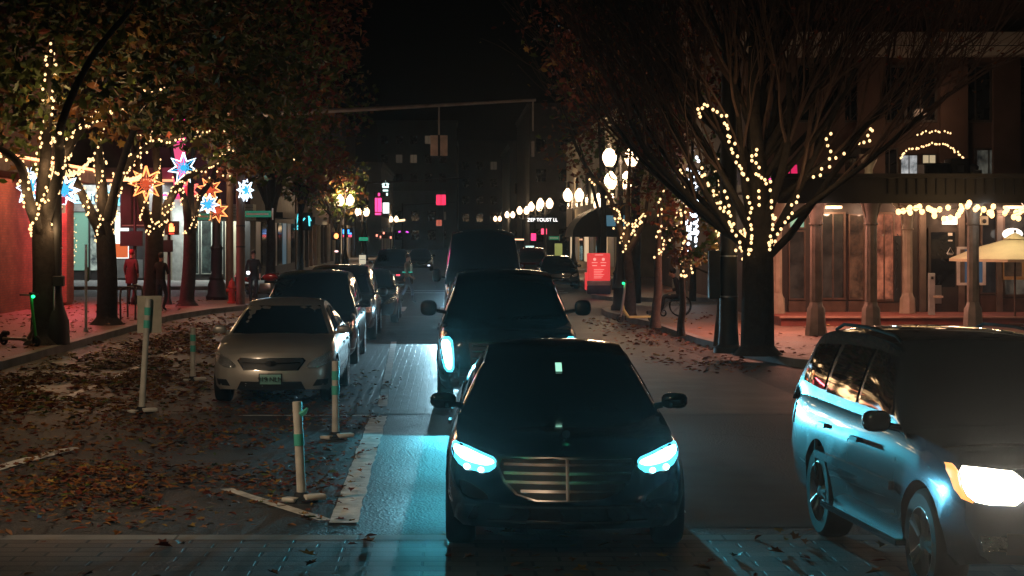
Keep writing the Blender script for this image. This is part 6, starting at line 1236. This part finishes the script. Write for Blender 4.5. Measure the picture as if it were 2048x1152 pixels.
p4 = person('pedestrian in a jacket with reflective strips crossing the side street', P4, R(75), {'knl': (-.09, -.20, .50), 'anl': (-.09, -.22, .09), 'tol': (-.10, -.37, .035), 'knr': (.09, .10, .48), 'anr': (.09, .32, .16), 'tor': (.10, .20, .05), 'wrl': (-.24, -.2, .96), 'pal': (-.23, -.26, .92), 'ell': (-.25, -.03, 1.14), 'wrr': (.24, .16, .92), 'par': (.24, .17, .85), 'elr': (.24, .14, 1.14)}, dict(top=cl('khaki_jacket', (.20, .17, .13)), legs=cl('faded_jeans', (.10, .14, .17)), shoe=M_RUB, hair=cl('brown_hair', (.05, .03, .02))))
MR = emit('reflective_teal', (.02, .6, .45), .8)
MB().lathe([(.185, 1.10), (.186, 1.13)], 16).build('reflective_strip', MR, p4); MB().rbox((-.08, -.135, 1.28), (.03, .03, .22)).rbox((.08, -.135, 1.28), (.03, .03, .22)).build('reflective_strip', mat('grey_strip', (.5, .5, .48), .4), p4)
# seated person in wheelchair
P5 = at(1352, 633, 70); P5.z = .15
p5 = person('hooded person in black sitting hunched in a wheelchair', P5 + Vector((0, 0, .0)), R(-95), {'pelvis': (0, .10, .56), 'spine': (0, .10, .74), 'chest': (0, .02, .95), 'neck0': (0, -.04, 1.08), 'neck': (0, -.07, 1.14), 'head': (0, -.11, 1.21), 'crown': (0, -.11, 1.31), 'shl': (-.17, .0, 1.03), 'shr': (.17, .0, 1.03), 'ell': (-.22, .02, .78), 'elr': (.22, .02, .78), 'wrl': (-.18, -.2, .72), 'wrr': (.18, -.2, .72), 'pal': (-.14, -.27, .72), 'par': (.14, -.27, .72),
    'hipl': (-.09, .08, .54), 'hipr': (.09, .08, .54), 'knl': (-.11, -.34, .58), 'knr': (.11, -.34, .58), 'anl': (-.11, -.40, .20), 'anr': (.11, -.40, .20), 'tol': (-.11, -.54, .15), 'tor': (.11, -.54, .15)}, dict(top=MATS['black_cloth'], legs=MATS['black_trousers'], shoe=M_RUB, hair=MATS['black_cloth']))
wc = thing('wheelchair', 'black wheelchair under the hooded person', 'wheelchair', P5, R(-95))
for s in (-1, 1):
    w_ = MB().lathe([(.29, -.015), (.31, 0), (.29, .015)], 24, (s * .30, .12, .31), 0, 'X'); tb_ = MB(); tb_.tube([(s * .30, .12 + .30 * math.cos(a), .31 + .30 * math.sin(a)) for a in np.linspace(0, 2 * math.pi, 25)], .018, 6)
    wh = tb_.build('wheel', M_RUB, wc); sp_ = MB()
    for a in range(8): sp_.tube([(s * .30, .12, .31), (s * .30, .12 + .29 * math.cos(a * .785), .31 + .29 * math.sin(a * .785))], .004, 4)
    sp_.build('spokes', M_CHROME, wh); MB().tube([(s * .2, -.36 + .08 * math.cos(a), .09 + .08 * math.sin(a)) for a in np.linspace(0, 2 * math.pi, 13)], .015, 6).build('caster', M_RUB, wc)
MB().rbox((0, .05, .45), (.46, .44, .05)).build('seat', M_RUB, wc); MB().rbox((0, .30, .74), (.46, .04, .5)).build('backrest', M_RUB, wc)
MB().tube([(-.24, .3, 1.0), (-.24, .3, .42), (-.24, -.2, .42), (-.2, -.42, .12), (.2, -.42, .12), (.24, -.2, .42), (.24, .3, .42), (.24, .3, 1.0)], .015, 6).build('frame', M_ALLOY, wc); MB().rbox((0, -.45, .13), (.4, .16, .02)).build('footplate', M_BLACK, wc)
# ------------------------------------------------------------------ scooters and motorcycles
def scooter(label, loc, rz, body, stem, basket=False):
    r = thing('electric_scooter', label, 'scooter', loc, rz, 'parked rental scooters')
    for nm, y, x in (('front_wheel', -.50, 0), ('rear_wheel', .50, 0)):
        w = MB(); w.tube([(0, y + .09 * math.cos(a), .11 + .09 * math.sin(a)) for a in np.linspace(0, 2 * math.pi, 17)], .028, 8); w.lathe([(.05, -.03), (.05, .03)], 10, (0, y, .11), 0, 'X'); w.build(nm, M_RUB, r)
    MB().rbox((0, .10, .14), (.16, .74, .055)).build('deck', body, r); MB().tube([(0, -.26, .16), (0, -.40, .34), (0, -.42, .45)], [.045, .04, .035], 8).build('neck', body, r)
    MB().tube([(0, -.50, .12), (0, -.44, .40), (0, -.37, .80), (0, -.34, 1.06)], [.03, .034, .034, .03], 8).build('stem', stem, r); MB().tube([(-.26, -.28, 1.08), (0, -.35, 1.07), (.26, -.28, 1.08)], .018, 6).build('handlebar', M_BLACK, r)
    MB().rbox((0, -.36, 1.10), (.10, .08, .06)).build('dashboard', M_BLACK, r); MB().ball((0, -.40, 1.04), (.05, .03, .035), 10).build('lamp', emit('green_lamp', (.02, 1.0, .30), 2.2), r)
    MB().tube([(0, .36, .25), (0, .50, .25), (0, .62, .16)], [.05, .06, .03], 6).build('mudguard', M_BLACK, r); light('POINT', (0, -.50, 1.0), .25, (.05, 1, .3), r, .05)
    return r
q = at(40, 690, 95); q.z = .15
scooter('grey scooter with green lit stem parked left of the first trunk', q, R(55), mat('scooter_grey', (.38, .37, .30), .5), mat('scooter_green', (.03, .30, .06), .4))
q = at(1272, 648, 75); q.z = .15
scooter('lime scooter with a green lamp parked on the right kerb', q, R(-62), mat('scooter_lime', (.50, .50, .22), .4), M_ALLOY)
def motorcycle(label, loc, rz, tank):
    r = thing('motorcycle', label, 'motorcycle', loc, rz, 'motorcycles parked at the far left corner')
    for nm, y in (('front_wheel', -.72), ('rear_wheel', .68)):
        w = MB(); w.tube([(0, y + .27 * math.cos(a), .31 + .27 * math.sin(a)) for a in np.linspace(0, 2 * math.pi, 21)], .055, 8); w.lathe([(.08, -.05), (.08, .05)], 10, (0, y, .31), 0, 'X'); w.build(nm, M_RUB, r)
    MB().ball((0, -.18, .88), (.16, .32, .15), 12).build('tank', tank, r); MB().rbox((0, .38, .82), (.24, .62, .10)).build('seat', M_RUB, r); MB().ball((0, .68, .80), (.11, .26, .10), 10).build('tail', tank, r)
    MB().rbox((0, -.05, .48), (.30, .46, .36)).build('engine', M_ALLOY, r); MB().tube([(-.07, -.72, .31), (-.08, -.52, .95), (.08, -.52, .95), (.07, -.72, .31)], .025, 6).build('fork', M_CHROME, r)
    MB().tube([(-.36, -.36, 1.08), (0, -.52, 1.0), (.36, -.36, 1.08)], .018, 6).build('handlebar', M_CHROME, r); MB().ball((0, -.62, .90), (.09, .08, .09), 10).build('headlamp', M_CHROME, r); MB().tube([(.14, -.1, .3), (.17, .3, .28), (.17, .85, .38)], [.03, .04, .05], 8).build('exhaust', M_CHROME, r); return r
motorcycle('red motorcycle parked broadside at the far left corner', (-6.9, 71, .0), R(75), mat('moto_red', (.4, .02, .02), .2, 0, .1, coat=1)); motorcycle('dark motorcycle with chrome parts behind the red one', (-6.2, 74, .0), R(70), M_PBLACK)
# ------------------------------------------------------------------ thin mist, added to give the headlights a bloom
m = bpy.data.materials.new('bloom_mist'); m.use_nodes = True; nt = m.node_tree; nt.nodes.remove(nt.nodes['Principled BSDF'])
v = nt.nodes.new('ShaderNodeVolumePrincipled'); v.inputs['Density'].default_value = .00019; v.inputs['Color'].default_value = (.85, .88, .9, 1); v.inputs['Anisotropy'].default_value = .9
nt.links.new(v.outputs[0], nt.nodes['Material Output'].inputs['Volume'])
tag(MB().box(-60, 60, -14, 400, -1, 40).build('bloom_haze', m, None, False), kind='stuff'); sc.cycles.volume_bounces = 0
